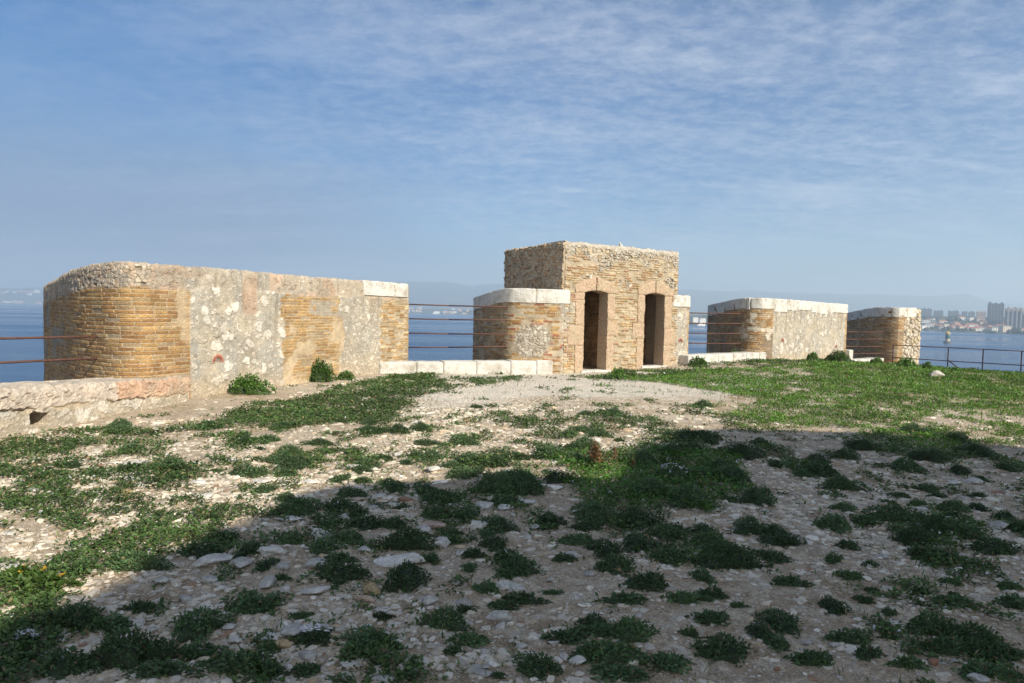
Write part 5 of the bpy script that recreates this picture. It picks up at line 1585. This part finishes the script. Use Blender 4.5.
ZONES = {
 'lawn': [(1.83, 15.75), (3.31, 17.48), (5.46, 19.72), (11.91, 23.99), (13.92, 23.23), (16.93, 21.03), (8.01, 9.21), (6.89, 9.09), (5.33, 9.27), (4.32, 9.45), (3.71, 10.97), (2.94, 13.39)],
 'mat': [(-4.27, 8.9), (-4.08, 10.85), (-3.77, 12.14), (-3.49, 14.31), (-3.04, 16.37), (-1.99, 17.12), (-1.47, 14.32), (-1.96, 12.58), (-1.1, 11.4), (-1.93, 10.03), (-2.86, 9.23)],
 'path': [(-2.03, 12.43), (-0.87, 14.43), (0.87, 17.49), (3.11, 16.46), (4.73, 14.7), (4.64, 12.64), (2.45, 11.93), (0.88, 12.07), (-1.18, 11.39)],
 'center': [(0.29, 7.8), (0.72, 8.12), (1.56, 8.09), (2.68, 7.87), (2.39, 6.42), (1.81, 5.79), (1.13, 5.83), (0.68, 5.65), (0.5, 6.65)],
 'left': [(-4.11, 5.05), (-4.96, 6.58), (-4.84, 7.29), (-2.69, 5.7), (-2.61, 4.91), (-2.75, 4.13), (-2.46, 3.25), (-2.74, 3.24)],
 'leftband': [(-5.84, 7.19), (-5.86, 7.78), (-4.88, 8.27), (-4.38, 9.28), (-3.84, 7.65), (-4.68, 7.05), (-5.32, 6.55)],
 'door': [(1.57, 17.64), (2.25, 17.26), (5.15, 19.64), (5.18, 16.87), (3.03, 15.99)],
}
# ------------------------------------------------------------------ plants
RNG = np.random.RandomState(11)
def leaves_np(base, dirv, length, width, droop, col, twist=None):
    """n folded leaves: base (n,3), unit dir (n,3) -> verts (n,6,3); two quads each"""
    n = len(base)
    up = np.array((0, 0, 1.0))
    side = np.cross(dirv, up); sl = np.linalg.norm(side, axis=1, keepdims=True)
    side = np.where(sl > 1e-3, side / np.maximum(sl, 1e-3), np.array((1.0, 0, 0)))
    a = RNG.uniform(-0.9, 0.9, n)[:, None]
    nrm = np.cross(side, dirv)
    side = side * np.cos(a) + nrm * np.sin(a)
    L, Wd = length[:, None], width[:, None]
    mid = base + dirv * L * 0.5 + up * (-0.10 * droop)[:, None] * L
    tip = base + dirv * L + up * (-0.55 * droop)[:, None] * L
    V = np.stack([base, mid + side * Wd * 0.5, tip, mid - side * Wd * 0.5], 1)
    C = np.repeat(col[:, None, :], 4, 1) * np.array((0.8, 1.0, 1.12, 1.0))[None, :, None]
    q = (np.arange(n) * 4)[:, None] + np.array((0, 1, 2, 3))[None]
    return V.reshape(-1, 3), q, C.reshape(-1, 3)
def outline(th, seed, amt=0.36):
    r = 1 + 0 * th
    for k, a in ((2, 0.5), (3, 0.6), (5, 0.5), (8, 0.35)):
        r = r + amt * a * np.sin(k * th + 6.28 * float(hsh(seed, k)))
    return r
GREENS = {'c': ((0.060, 0.118, 0.042), (0.095, 0.152, 0.062)), 'f': ((0.055, 0.100, 0.036), (0.085, 0.125, 0.050)), 'y': ((0.080, 0.155, 0.025), (0.115, 0.19, 0.035)), 'b': ((0.060, 0.135, 0.022), (0.095, 0.18, 0.032))}
def plant_mesh(kind, R, H, seed):
    global RNG
    RNG = np.random.RandomState(seed)
    dens = {'c': 12000, 'f': 11000, 'y': 5200, 'b': 2400}[kind]
    n = int(dens * R * R * 3.14 * 1.15) + 60
    n = min(n, 6000)
    th = RNG.uniform(0, 2 * np.pi, n); rr = np.sqrt(RNG.uniform(0, 1, n))
    ro = rr * outline(th, seed) * R
    lump = 0.65 + 0.7 * vnoise(np.cos(th) * ro / 0.07 + 50, np.sin(th) * ro / 0.07 + 50, seed)
    zt = H * np.maximum(0, 1 - rr ** 2.2) ** 0.6 * lump
    z = zt * RNG.uniform(0.55, 1.0, n)
    base = np.stack([np.cos(th) * ro, np.sin(th) * ro, z], 1)
    el = RNG.uniform(0.05, 1.15, n) * (1.1 - 0.55 * rr) ; az = th + RNG.normal(0, 0.8, n)
    d = np.stack([np.cos(az) * np.cos(el), np.sin(az) * np.cos(el), np.sin(el)], 1)
    ln, wd = {'c': (0.024, 0.0105), 'f': (0.024, 0.010), 'y': (0.040, 0.018), 'b': (0.062, 0.055)}[kind]
    L = ln * RNG.uniform(0.55, 1.35, n); Wd = wd * RNG.uniform(0.7, 1.3, n)
    c0, c1 = (np.array(c) for c in GREENS[kind])
    t = RNG.uniform(0, 1, n)[:, None]
    col = (c0 * (1 - t) + c1 * t) * RNG.uniform(0.75, 1.25, n)[:, None]
    dead = RNG.uniform(0, 1, n) < 0.035
    col[dead] = np.array((0.20, 0.15, 0.07)) * RNG.uniform(0.7, 1.2, dead.sum())[:, None]
    V, q, C = leaves_np(base, d, L, Wd, RNG.uniform(0.1, 0.9, n), col)
    # woody litter-coloured heart of the cushion so that no bare ground shows through
    k = 22
    tt = np.linspace(0, 2 * np.pi, k, endpoint=False); o_ = outline(tt, seed) * R
    rings = [np.stack([np.cos(tt) * o_ * f, np.sin(tt) * o_ * f, np.full(k, hh * H)], 1) for f, hh in ((0.92, -0.10), (0.80, 0.22), (0.50, 0.48), (0.05, 0.58))]
    b0 = len(V); rv = np.concatenate(rings)
    rq = np.concatenate([np.stack([b0 + j * k + np.arange(k), b0 + j * k + (np.arange(k) + 1) % k, b0 + (j + 1) * k + (np.arange(k) + 1) % k, b0 + (j + 1) * k + np.arange(k)], 1) for j in range(3)])
    return np.concatenate([V, rv]), [q, rq], np.concatenate([C, np.tile((0.045, 0.060, 0.025), (len(rv), 1))])
def flower_mesh(R, H, seed, n, col, size):
    r = np.random.RandomState(seed + 99); V, C, Q = [], [], []; b0 = 0
    for _ in range(n):
        th = r.uniform(0, 6.28); q_ = math.sqrt(r.uniform(0, 1)) * 0.85
        c = np.array((math.cos(th) * q_ * R, math.sin(th) * q_ * R, H * max(0, 1 - q_ ** 2.2) ** 0.6 * 1.05 + 0.02))
        for k in range(5):
            a = 6.28 * k / 5 + r.uniform(0, 1); s = size * r.uniform(0.7, 1.2); up = r.uniform(0.0, 0.5)
            e1 = np.array((math.cos(a), math.sin(a), up)); e2 = np.array((-math.sin(a), math.cos(a), 0))
            V += [c, c + e1 * s * 0.6 + e2 * s * 0.4, c + e1 * s, c + e1 * s * 0.6 - e2 * s * 0.4]
            Q.append([b0, b0 + 1, b0 + 2, b0 + 3]); b0 += 4; C += [np.array(col)] * 4
    return np.array(V), [np.array(Q)], np.array(C)

SHADE_C, SHADE_R = (3.3, 4.3), 5.55
def in_shade(x, y):
    dx, dy = x - SHADE_C[0], y - SHADE_C[1]
    if math.hypot(dx, dy) < SHADE_R: return True
    ux, uy = math.sin(SUN_AZ), -math.cos(SUN_AZ)
    a = dx * ux + dy * uy; b_ = abs(-dx * uy + dy * ux)
    return a > 0 and b_ < SHADE_R
LAND = []                                                    # (phrase, x, y) things a label can point from
def pxpos(x, y):
    v = Vector((x, y, 0)) - Vector((0, 0, EYE)); zc_ = v.dot(_F)
    return 512 + 683 * v.dot(_X) / zc_, 341.5 - 683 * v.dot(_Y) / zc_
USED = set()
def relation(x, y, marks, noun):
    """a phrase that places a thing by its nearest findable neighbours and that no other thing carries"""
    px, py = pxpos(x, y)
    cand = sorted(marks, key=lambda m: math.hypot(m[1] - x, m[2] - y))
    for m in cand[:14]:
        mx_, my_ = pxpos(m[1], m[2]); dx, dy = px - mx_, y - m[2]
        dist = math.hypot(m[1] - x, dy)
        lat = 'left of' if dx < 0 else 'right of'; dep = 'in front of' if dy < 0 else 'behind'
        if abs(m[1] - x) > 1.6 * abs(dy): rel = lat
        elif abs(dy) > 1.6 * abs(m[1] - x): rel = dep
        else: rel = ('in front and ' if dy < 0 else 'behind and ') + lat
        for w in (['just', 'close'] if dist < 0.6 else ['a little', 'a step'] if dist < 1.6 else ['well', 'far']):
            s = '%s %s %s %s' % (noun, w, rel, m[0])
            if len(s.split()) > 16: s = s.replace(' a little ', ' ').replace(' a step ', ' further ')
            if len(s.split()) > 16: s = s.replace(' dark cushion plant', ' cushion plant')
            if s not in USED:
                USED.add(s); return s
    for j in range(2, 40):
        s = '%s not far from %s' % (noun, cand[min(j, len(cand) - 1)][0])
        if s not in USED: USED.add(s); return s
        s = '%s by %s' % (noun, cand[min(j, len(cand) - 1)][0])
        if s not in USED: USED.add(s); return s
    return noun

PROTO = {}
def proto_for(kind, r):
    cls = min((0.07, 0.12, 0.18, 0.27, 0.42, 0.65) if kind != 'b' else (0.25, 0.45), key=lambda c: abs(math.log(c / r)))
    return cls
cnt = {}
PL_OBJS = []
def add_plants():
    for i, (kind, x, y, rx, ry, h) in enumerate(PLANTS):
        cls = proto_for(kind, math.sqrt(rx * ry)); var = cnt.get((kind, cls), 0) % 4; cnt[(kind, cls)] = cnt.get((kind, cls), 0) + 1
        H0 = {'c': 0.42, 'f': 0.42, 'y': 0.42, 'b': 0.75}[kind] * cls
        z = gz1(x, y)
        nm = {'c': 'cushion_plant', 'f': 'flowering_cushion_plant', 'y': 'yellow_flowering_plant', 'b': 'broadleaf_plant'}[kind]
        key = (kind, cls, var)
        if key not in PROTO:
            V, q, C = plant_mesh(kind, cls, H0, 1000 + len(PROTO) * 7)
            o = mesh_obj(nm, V, q, M_LEAF, None, C)
            kids = []
            if kind == 'f':
                V, q, C = flower_mesh(cls, H0, i, int(14 + 110 * cls), (0.62, 0.60, 0.60), 0.013); kids.append(mesh_obj('flowers', V, q, M_LEAF, o, C))
            if kind == 'y':
                V, q, C = flower_mesh(cls, H0, i, 2, (0.62, 0.36, 0.02), 0.020); kids.append(mesh_obj('flowers', V, q, M_LEAF, o, C))
            PROTO[key] = (o, kids)
        else:
            src, kids = PROTO[key]
            o = src.copy(); COL.objects.link(o)
            for c in kids:
                d = c.copy(); COL.objects.link(d); d.parent = o
        o.location = (x, y, z - 0.01)
        if kind == 'b': rx, ry, h = rx * 0.8, ry * 0.8, h * 0.72
        k_ = 0.82 if rx > 0.2 else 0.93
        o.scale = (k_ * rx / cls, k_ * ry / cls, max(0.65, min(1.8, 1.35 * h / H0)))
        if kind != 'b':
            # orientation: the ellipse keeps its axes; variety comes from mirroring
            o.scale.x *= -1 if i % 2 else 1
        PL_OBJS.append((o, kind, x, y, rx))

# ---- rocks
ROCKCOL = {'pale': (0.58, 0.535, 0.47), 'grey': (0.47, 0.43, 0.38), 'ochre': (0.44, 0.32, 0.18), 'pink': (0.46, 0.33, 0.25), 'red': (0.34, 0.19, 0.125), 'brick': (0.38, 0.20, 0.13), 'white': (0.50, 0.46, 0.40)}
def rock_np(seed, sub=3, cuts=9, rough=0.10):
    bm = bmesh.new(); bmesh.ops.create_icosphere(bm, subdivisions=max(sub, 1) + (1 if sub < 3 else 0), radius=1)
    v = np.array([p.co[:] for p in bm.verts]); f = np.array([[p.index for p in q.verts] for q in bm.faces]); bm.free()
    r = np.random.RandomState(seed)
    for _ in range(cuts):
        n = r.normal(size=3); n /= np.linalg.norm(n); d = r.uniform(0.38, 0.80)
        t = v @ n - d; v = v - np.where(t > 0, t, 0)[:, None] * n * r.uniform(0.85, 1.0)
    if sub >= 3:
        k = 1 + rough * (fbm(v[:, 0] * 3 + seed, v[:, 1] * 3 + v[:, 2] * 2.3, seed, 4) - 0.5) * 2
        v = v * k[:, None]
    return v, f
ROCK_OBJS = []
def add_rocks():
    for i, (kind, x, y, rx, ry, h) in enumerate(ROCKS):
        v, f = rock_np(300 + i, 3, 10)
        ang = 0.35 * (hsh(i, 4) - 0.5); c, s = math.cos(ang), math.sin(ang)
        v = v / np.abs(v).max(0)
        tilt = 0.25 * (hsh(i, 5) - 0.5)
        v = v * np.array((rx * 1.1, ry * 1.1, h * 0.80)); v[:, 2] += tilt * v[:, 0]
        v = np.stack([v[:, 0] * c - v[:, 1] * s, v[:, 0] * s + v[:, 1] * c, v[:, 2]], 1)
        base = np.array(ROCKCOL[kind]) * (0.85 + 0.3 * float(hsh(i, 6)))
        n = fbm(v[:, 0] * 9 / max(rx, 0.05) * 0.2 + i, v[:, 1] * 12 + v[:, 2] * 9, 900, 4)
        col = base * (0.8 + 0.4 * n)[:, None]
        o = mesh_obj('limestone_rock' if kind != 'brick' else 'brick_fragment', v, [f], M_ROCK, None, col)
        o.location = (x, y, gz1(x, y) + h * 0.34)
        ROCK_OBJS.append((o, kind, x, y, rx, h))

# ---- gravel and small stones nobody could count
def poly_in(x, y, P):
    ins = np.zeros(x.shape, bool)
    for (ax, ay), (bx, by) in zip(P, P[1:] + P[:1]):
        ins ^= ((ay > y) != (by > y)) & (x < (bx - ax) * (y - ay) / ((by - ay) if by != ay else 1e-9) + ax)
    return ins
def zone(x, y, k, warp=0.5):
    wx = x + warp * (fbm(x * 1.1, y * 1.1, 501, 4) - 0.5) * 2; wy = y + warp * (fbm(x * 1.1 + 40, y * 1.1, 502, 4) - 0.5) * 2.4
    return poly_in(wx, wy, ZONES[k])
def in_view(x, y, m=0.12): return (np.abs(x / np.maximum(y, 0.1)) < 0.78 + m + 0.9 / np.maximum(y, 0.5)) & (y > 1.4)
def rock_np0(seed):
    bm = bmesh.new(); bmesh.ops.create_icosphere(bm, subdivisions=1, radius=1)
    v = np.array([p.co[:] for p in bm.verts]); f = np.array([[p.index for p in q.verts] for q in bm.faces]); bm.free()
    return v * np.random.RandomState(seed).uniform(0.6, 1.15, (len(v), 1)), f
def add_gravel():
    r = np.random.RandomState(21)
    protos = [rock_np(50 + k, 1, 9) for k in range(10)] + [rock_np(70 + k, 0 + 1, 9) if False else rock_np0(70 + k) for k in range(8)]
    X, Y, Sz = [], [], []
    for (y0, y1, n, s0, s1) in ((1.8, 5.0, 62000, 0.0035, 0.038), (5.0, 9.0, 66000, 0.006, 0.052), (9.0, 16, 42000, 0.012, 0.085), (16, 27, 9000, 0.02, 0.07)):
        y = r.uniform(y0, y1, n); x = r.uniform(-0.95, 0.95, n) * (y + 0.8)
        s = s0 + (s1 - s0) * r.uniform(0, 1, n) ** np.where(y0 < 5, 5.2, np.where(y0 < 9, 5.0, 3.9))
        X.append(x); Y.append(y); Sz.append(s)
    X, Y, Sz = map(np.concatenate, (X, Y, Sz))
    cl = fbm(X * 0.9, Y * 0.9, 601, 4)
    sandy = zone(X, Y, 'path', 0.3)
    lawn = zone(X, Y, 'lawn')
    keep = (ring_dist(X, Y) < -0.12) & (r.uniform(0, 1, len(X)) < np.where(lawn, 0.12, np.where(sandy, 1.0, 0.26 + 0.9 * sst(0.40, 0.60, cl))))
    keep &= ~((Y > 10) & (ring_dist(X, Y) > -1.1) & (r.uniform(0, 1, len(X)) < 0.8))
    Sz = np.where(sandy, np.minimum(Sz, 0.018), Sz)
    X, Y, Sz = X[keep], Y[keep], Sz[keep]
    Z = gz(X, Y)
    cols = np.array([(0.46, 0.41, 0.345), (0.52, 0.47, 0.40), (0.38, 0.335, 0.28), (0.43, 0.355, 0.27), (0.58, 0.54, 0.48), (0.42, 0.32, 0.22)])
    pick = r.choice(6, len(X), p=(0.28, 0.25, 0.2, 0.12, 0.10, 0.05)); c = cols[pick] * r.uniform(0.8, 1.18, len(X))[:, None]
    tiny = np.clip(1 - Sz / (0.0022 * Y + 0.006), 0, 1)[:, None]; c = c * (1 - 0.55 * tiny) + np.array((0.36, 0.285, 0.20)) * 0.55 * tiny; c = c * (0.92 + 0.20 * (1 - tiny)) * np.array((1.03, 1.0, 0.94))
    sd = zone(X, Y, 'path', 0.3)
    c[sd] = c[sd] * 0.3 + np.array((0.66, 0.61, 0.53)) * 0.7
    orange = r.uniform(0, 1, len(X)) < 0.012; c[orange] = (0.33, 0.20, 0.13)
    V, Fq, C = [], [], []; base = 0
    which = np.where((Sz < 0.0022 * Y + 0.004), r.randint(10, 18, len(X)), r.randint(0, 10, len(X))); ang = r.uniform(0, 6.28, len(X)); fl = r.uniform(0.25, 0.6, len(X)); el = r.uniform(0.7, 1.6, len(X))
    for k, (pv, pf) in enumerate(protos):
        I = np.where(which == k)[0]
        if not len(I): continue
        ca, sa = np.cos(ang[I])[:, None], np.sin(ang[I])[:, None]
        px = pv[None, :, 0] * el[I][:, None]; py = pv[None, :, 1]; pz = pv[None, :, 2] * fl[I][:, None]
        s = Sz[I][:, None]
        vv = np.stack([(px * ca - py * sa) * s + X[I][:, None], (px * sa + py * ca) * s + Y[I][:, None], pz * s + Z[I][:, None] + (0.10 - 0.30 * np.clip(s / 0.05, 0, 1)) * s * fl[I][:, None]], -1)
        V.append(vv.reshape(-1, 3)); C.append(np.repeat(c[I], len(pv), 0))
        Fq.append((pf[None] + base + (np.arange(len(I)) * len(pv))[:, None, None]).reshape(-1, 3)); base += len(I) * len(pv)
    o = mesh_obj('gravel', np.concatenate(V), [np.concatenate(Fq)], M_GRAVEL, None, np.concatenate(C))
    tag(o, 'loose pale limestone gravel and pebbles over the soil', 'gravel', kind='stuff')

# ---- low carpet of weeds and short grass
def add_cover():
    global RNG
    r = np.random.RandomState(33); RNG = r
    n = 330000
    yy = 1.6 + 26.5 * r.uniform(0, 1, n) ** 1.25; xx = r.uniform(-0.98, 0.98, n) * (yy + 0.8)
    ok = (ring_dist(xx, yy) < -0.05) & ~((xx < -4.2) & (yy < 2.2))
    xx, yy = xx[ok], yy[ok]
    lawn, mat, path, center, left, lband, door = (zone(xx, yy, k, w) for k, w in (('lawn', 1.3), ('mat', 0.45), ('path', 0.35), ('center', 0.3), ('left', 0.5), ('leftband', 0.35), ('door', 0.3)))
    big = fbm(xx * 1.9, yy * 1.5, 411, 5, 0.55); sm = fbm(xx * 6.5, yy * 5.5, 412, 4)
    sh = np.array([in_shade(a, b_) for a, b_ in zip(xx, yy)])
    thr = np.where(sh, 0.575, 0.525)                       # higher: barer
    thr = np.where((yy > 9.5) & ~sh, 0.55, thr)
    thr = np.where(left, 0.505, thr); thr = np.where(lband, 0.43, thr); thr = np.where(mat, 0.38, thr)
    thr = np.where(lawn, 0.428 + 0.075 * sst(17, 11, yy), thr); thr = np.where(center, 0.25, thr); thr = np.where(path, 0.70, thr); thr = np.where(door & ~path, 0.42, thr)
    rd = ring_dist(xx, yy)
    strip = (rd > -1.3) & (yy > 9.0) & (xx < 3) & ~mat & ~lband
    thr = np.where(strip, 0.68, thr)
    v = 0.52 * big + 0.48 * sm
    for (kind, px_, py_, rx_, ry_, h_) in PLANTS:          # weeds creep out from under the cushions
        if kind == 'b': continue
        m_ = (np.abs(xx - px_) < 3 * rx_) & (np.abs(yy - py_) < 3 * ry_)
        q_ = ((xx[m_] - px_) / (1.5 * rx_)) ** 2 + ((yy[m_] - py_) / (1.5 * ry_)) ** 2
        v[m_] += 0.035 * np.exp(-q_)
    keep = v > thr
    soft = (v > thr - 0.05) & (r.uniform(0, 1, len(v)) < 0.10)
    keep |= soft
    core = np.clip((v - thr) / 0.10, 0, 1)
    xx, yy, lawn, mat, center, left, core, sh = (q[keep] for q in (xx, yy, lawn, mat, center, left, core, sh))
    zz_ = gz(xx, yy)
    bases, dirs, Ls, Ws, Ds, Cs = [], [], [], [], [], []
    for rep in range(4):
        m = len(xx)
        sp = 0.018 + 0.003 * yy
        ox, oy = r.normal(0, 1, m) * sp, r.normal(0, 1, m) * sp
        hgt = (0.015 + 0.055 * core) * r.uniform(0.2, 1, m) * np.where(lawn, 0.8, 1)
        b = np.stack([xx + ox, yy + oy, zz_ + hgt - 0.008], 1)
        az = r.uniform(0, 6.28, m); el = np.where(lawn, r.uniform(0.2, 1.3, m), r.uniform(0.0, 1.0, m))
        d = np.stack([np.cos(az) * np.cos(el), np.sin(az) * np.cos(el), np.sin(el)], 1)
        L = (0.021 + 0.0024 * yy) * r.uniform(0.6, 1.5, m); Wd = np.where(lawn, 0.30, 0.42) * L * r.uniform(0.7, 1.3, m)
        t = r.uniform(0, 1, m)[:, None]
        gA = np.where(lawn[:, None], (0.066, 0.185, 0.020), np.where(center[:, None], (0.085, 0.19, 0.022), (0.055, 0.110, 0.026)))
        gB = np.where(lawn[:, None], (0.115, 0.215, 0.030), np.where(center[:, None], (0.055, 0.12, 0.018), (0.085, 0.140, 0.034)))
        c = (gA * (1 - t) + gB * t) * r.uniform(0.7, 1.3, m)[:, None]
        pn = fbm(xx * 0.9 + 7, yy * 0.9, 431, 4)[:, None]
        c = c * (0.55 + 0.9 * pn) * np.where(lawn[:, None] & (r.uniform(0, 1, m)[:, None] < 0.5), (1.15, 1.05, 0.8), (1, 1, 1))
        dry = r.uniform(0, 1, m) < np.where(lawn, 0.07, 0.04) + 0.08 * (1 - core)
        c[dry] = np.array((0.26, 0.21, 0.09)) * r.uniform(0.6, 1.1, dry.sum())[:, None]
        wf = r.uniform(0, 1, m) < 0.012 * (fbm(xx * 1.6, yy * 1.6, 451, 3) > 0.56)
        c[wf] = (0.6, 0.58, 0.58)
        bases.append(b); dirs.append(d); Ls.append(L); Ws.append(Wd); Ds.append(r.uniform(0, 0.8, m)); Cs.append(c)
    # thin upright blades, green and straw coloured
    k_ = 26000
    gy = 1.8 + 25 * r.uniform(0, 1, k_) ** 1.2; gx = r.uniform(-0.95, 0.95, k_) * (gy + 0.6)
    tuft = fbm(gx * 2.6, gy * 2.6, 471, 4) + 0.10 * zone(gx, gy, 'lawn', 0.9)
    edge_ = np.exp(-((ring_dist(gx, gy) + 0.22) / 0.2) ** 2) * (gy > 12)
    kp = ((tuft > 0.585) | (edge_ * r.uniform(0, 1, k_) > 0.55)) & (ring_dist(gx, gy) < -0.06)
    gx, gy = gx[kp], gy[kp]; m = len(gx)
    az = r.uniform(0, 6.28, m); el = r.uniform(0.5, 1.45, m)
    straw = (r.uniform(0, 1, m) < np.where(zone(gx, gy, 'lawn', 0.9), 0.18, 0.45))[:, None]
    bases.append(np.stack([gx, gy, gz(gx, gy) - 0.005], 1)); dirs.append(np.stack([np.cos(az) * np.cos(el), np.sin(az) * np.cos(el), np.sin(el)], 1))
    Ls.append((0.045 + 0.003 * gy) * r.uniform(0.5, 1.6, m)); Ws.append((0.004 + 0.0008 * gy) * r.uniform(0.7, 1.3, m)); Ds.append(r.uniform(0, 0.9, m))
    Cs.append(np.where(straw, (0.34, 0.27, 0.13), (0.09, 0.17, 0.03)) * r.uniform(0.6, 1.25, m)[:, None])
    V, q, C = leaves_np(*[np.concatenate(a) for a in (bases, dirs, Ls, Ws, Ds, Cs)])
    o = mesh_obj('ground_cover', V, [q], M_LEAF, None, C)
    tag(o, 'low green weeds and short grass spreading over the stony ground', 'ground cover', kind='stuff')
    print('cover leaves', len(q))

# ---- the brown dock stalks in the middle of the picture
def dock(x, y, label, h0=0.34, n=9, seed=5):
    r = np.random.RandomState(seed); z = gz1(x, y)
    root = empty('dock_plant', (x, y, z)); tag(root, label, 'plant', 'brown seeding stalks')
    V, Fq, C = [], [], []; base = 0
    for k in range(n):
        a = r.uniform(0, 6.28); ox, oy = 0.09 * r.normal(), 0.05 * r.normal(); h = h0 * r.uniform(0.6, 1.1)
        for j in range(150):
            t = r.uniform(0.25, 1) ** 0.8
            p = np.array((ox + 0.12 * t * math.cos(a) * h, oy + 0.12 * t * math.sin(a) * h, t * h)) + r.normal(0, 0.012, 3)
            d = r.normal(size=3); d /= np.linalg.norm(d); e = np.cross(d, (0, 0, 1.0)); s = r.uniform(0.016, 0.032)
            V += [p, p + d * s * 0.5 + e * s * 0.35, p + d * s, p + d * s * 0.5 - e * s * 0.35]; Fq.append([base, base + 1, base + 2, base + 3]); base += 4
            cc = np.array((0.21, 0.12, 0.05)) * r.uniform(0.6, 1.4); C += [cc] * 4
    mesh_obj('seed_head', np.array(V), [np.array(Fq)], M_LEAF, root, np.array(C))
    bm = bmesh.new()
    for k in range(n): tube(bm, (0.08 * r.normal(), 0.05 * r.normal(), 0), (0.09 * r.normal(), 0.05 * r.normal(), h0 * 0.7), 0.003, 5)
    bm_obj('stem', bm, flat_mat('dry_stem', (0.2, 0.11, 0.05), 0.9), root)
    return root

add_rocks(); add_plants(); add_gravel(); add_cover()
dock(0.93, 7.25, 'clump of upright brown seeding dock stalks among bright green weeds', 0.25, 8, 5)
dock(1.22, 7.25, 'short brown dock stalk just right of the taller brown dock clump', 0.15, 1, 6)

# ---- labels that single out each rock and plant
SPECIAL = {}
def label_all():
    big = sorted(ROCK_OBJS, key=lambda q: -q[4] * (5.0 / max(q[3], 1)))
    def near(px, py, pool=ROCK_OBJS):
        return min(pool, key=lambda q: math.hypot(pxpos(q[2], q[3])[0] - px, pxpos(q[2], q[3])[1] - py))
    fixed = [(398, 566, 'large pale flat slab lying behind the biggest round cushion plant', 'the large pale flat slab'), (374, 592, 'ochre stained angular stone below the large flat slab', 'the ochre stained stone'),
             (364, 605, 'crumbly orange pink stone beside the ochre stained one', 'the orange pink stone'), (214, 565, 'broad grey block at the shadow edge, left', 'the broad grey block'),
             (934, 665, 'brick red stone lying in dark weeds at lower right', 'the brick red stone'), (979, 681, 'rounded pale stone cut by the bottom picture edge', 'the pale stone at the bottom edge'),
             (551, 490, 'pale flat slab left of the bright green weeds', 'the pale slab by the bright weeds'), (320, 541, 'smooth pale boulder among cushion plants at left of centre', 'the smooth pale boulder'),
             (436, 527, 'wide pinkish flat stone in the shade', 'the wide pinkish stone'), (406, 498, 'flat red brown stone just inside the shadow edge', 'the red brown stone'),
             (937, 377, 'white rock in the grass before the dark fence', 'the white rock by the fence'), (998, 528, 'grey stone among plants at the right edge', 'the grey stone at right'),
             (1000, 491, 'reddish flat stone near the right edge', 'the reddish flat stone'), (294, 634, 'bluish grey slab beside white flowered plants', 'the bluish grey slab'),
             (517, 591, 'pale rounded slab in open gravel near bottom centre', 'the pale slab in open gravel'), (15, 567, 'long pale stone in the sunlit weeds at left edge', 'the long pale stone at left'),
             (427, 601, 'angular pale stone in front of the round cushion plant', 'the angular pale stone'), (618, 569, 'brownish stone between two clumps right of bottom centre', 'the brownish stone'),
             (487, 506, 'upper of two broken pale slabs at the shadow edge', 'the broken pale slabs'), (957, 566, 'upright pale stone on the right with a small chip below', 'the upright pale stone'),
             (140, 626, 'white angular stone between dark leafy clumps at lower left', 'the white angular stone'), (440, 545, 'tall pale stone at the end of a wide dark clump', 'the tall pale stone'), (580, 665, 'pale stone beside the widest clump at bottom centre', 'the pale stone at bottom centre')]
    done = set()
    for px, py, lab, phrase in fixed:
        q = near(px, py)
        if q[0].name in done: continue
        done.add(q[0].name); tag(q[0], lab, 'rock', 'loose limestone rocks'); USED.add(lab); LAND.append((phrase, q[2], q[3]))
    LAND.extend([('the brown dock stalks', 0.93, 7.25), ('the drain hole', -6.0, 8.75), ('the doorways', 3.2, 19.4), ('the bright wall plant', -4.6, 13.2)])
    adj = {'pale': 'pale', 'grey': 'grey', 'ochre': 'yellowish', 'pink': 'pinkish', 'red': 'reddish', 'brick': 'brick red', 'white': 'white'}
    for o, kind, x, y, rx, h in ROCK_OBJS:
        if o.name in done: continue
        size = 'small' if rx < 0.05 else 'flat' if h < 0.35 * rx else 'chunky' if h > 0.7 * rx else 'middling'
        tag(o, relation(x, y, LAND, '%s %s stone' % (size, adj[kind])), 'rock', 'loose limestone rocks')
    for o, kind, x, y, rx in PL_OBJS:
        size = 'tiny' if rx < 0.09 else 'small' if rx < 0.14 else 'round' if rx < 0.22 else 'wide' if rx < 0.36 else 'large'
        if kind == 'c': noun, cat, grp = size + ' dark cushion plant', 'plant', 'cushion plants on the stony ground'
        elif kind == 'f': noun, cat, grp = size + ' white flowered plant', 'plant', 'white flowered cushions'
        elif kind == 'y': noun, cat, grp = size + ' yellow flowered plant', 'plant', 'yellow flowered plants'
        else: noun, cat, grp = size + ' broad leaved plant', 'plant', 'broad leaved plants along the walls'
        marks = LAND if kind != 'b' else [('the long parapet face', -4.7, 13.6), ('the long parapet brick patch', -4.0, 15.5), ('the two doorways', 3.2, 19.5), ('the plastered stub', 5.3, 21.0), ('the right white sill', 7.5, 22.4), ('the grey plastered parapet', 11.5, 26.0), ('the small end parapet', 16.5, 30), ('the white rock by the fence', 13.8, 22.5)]
        tag(o, relation(x, y, marks, noun), cat, grp)
label_all()
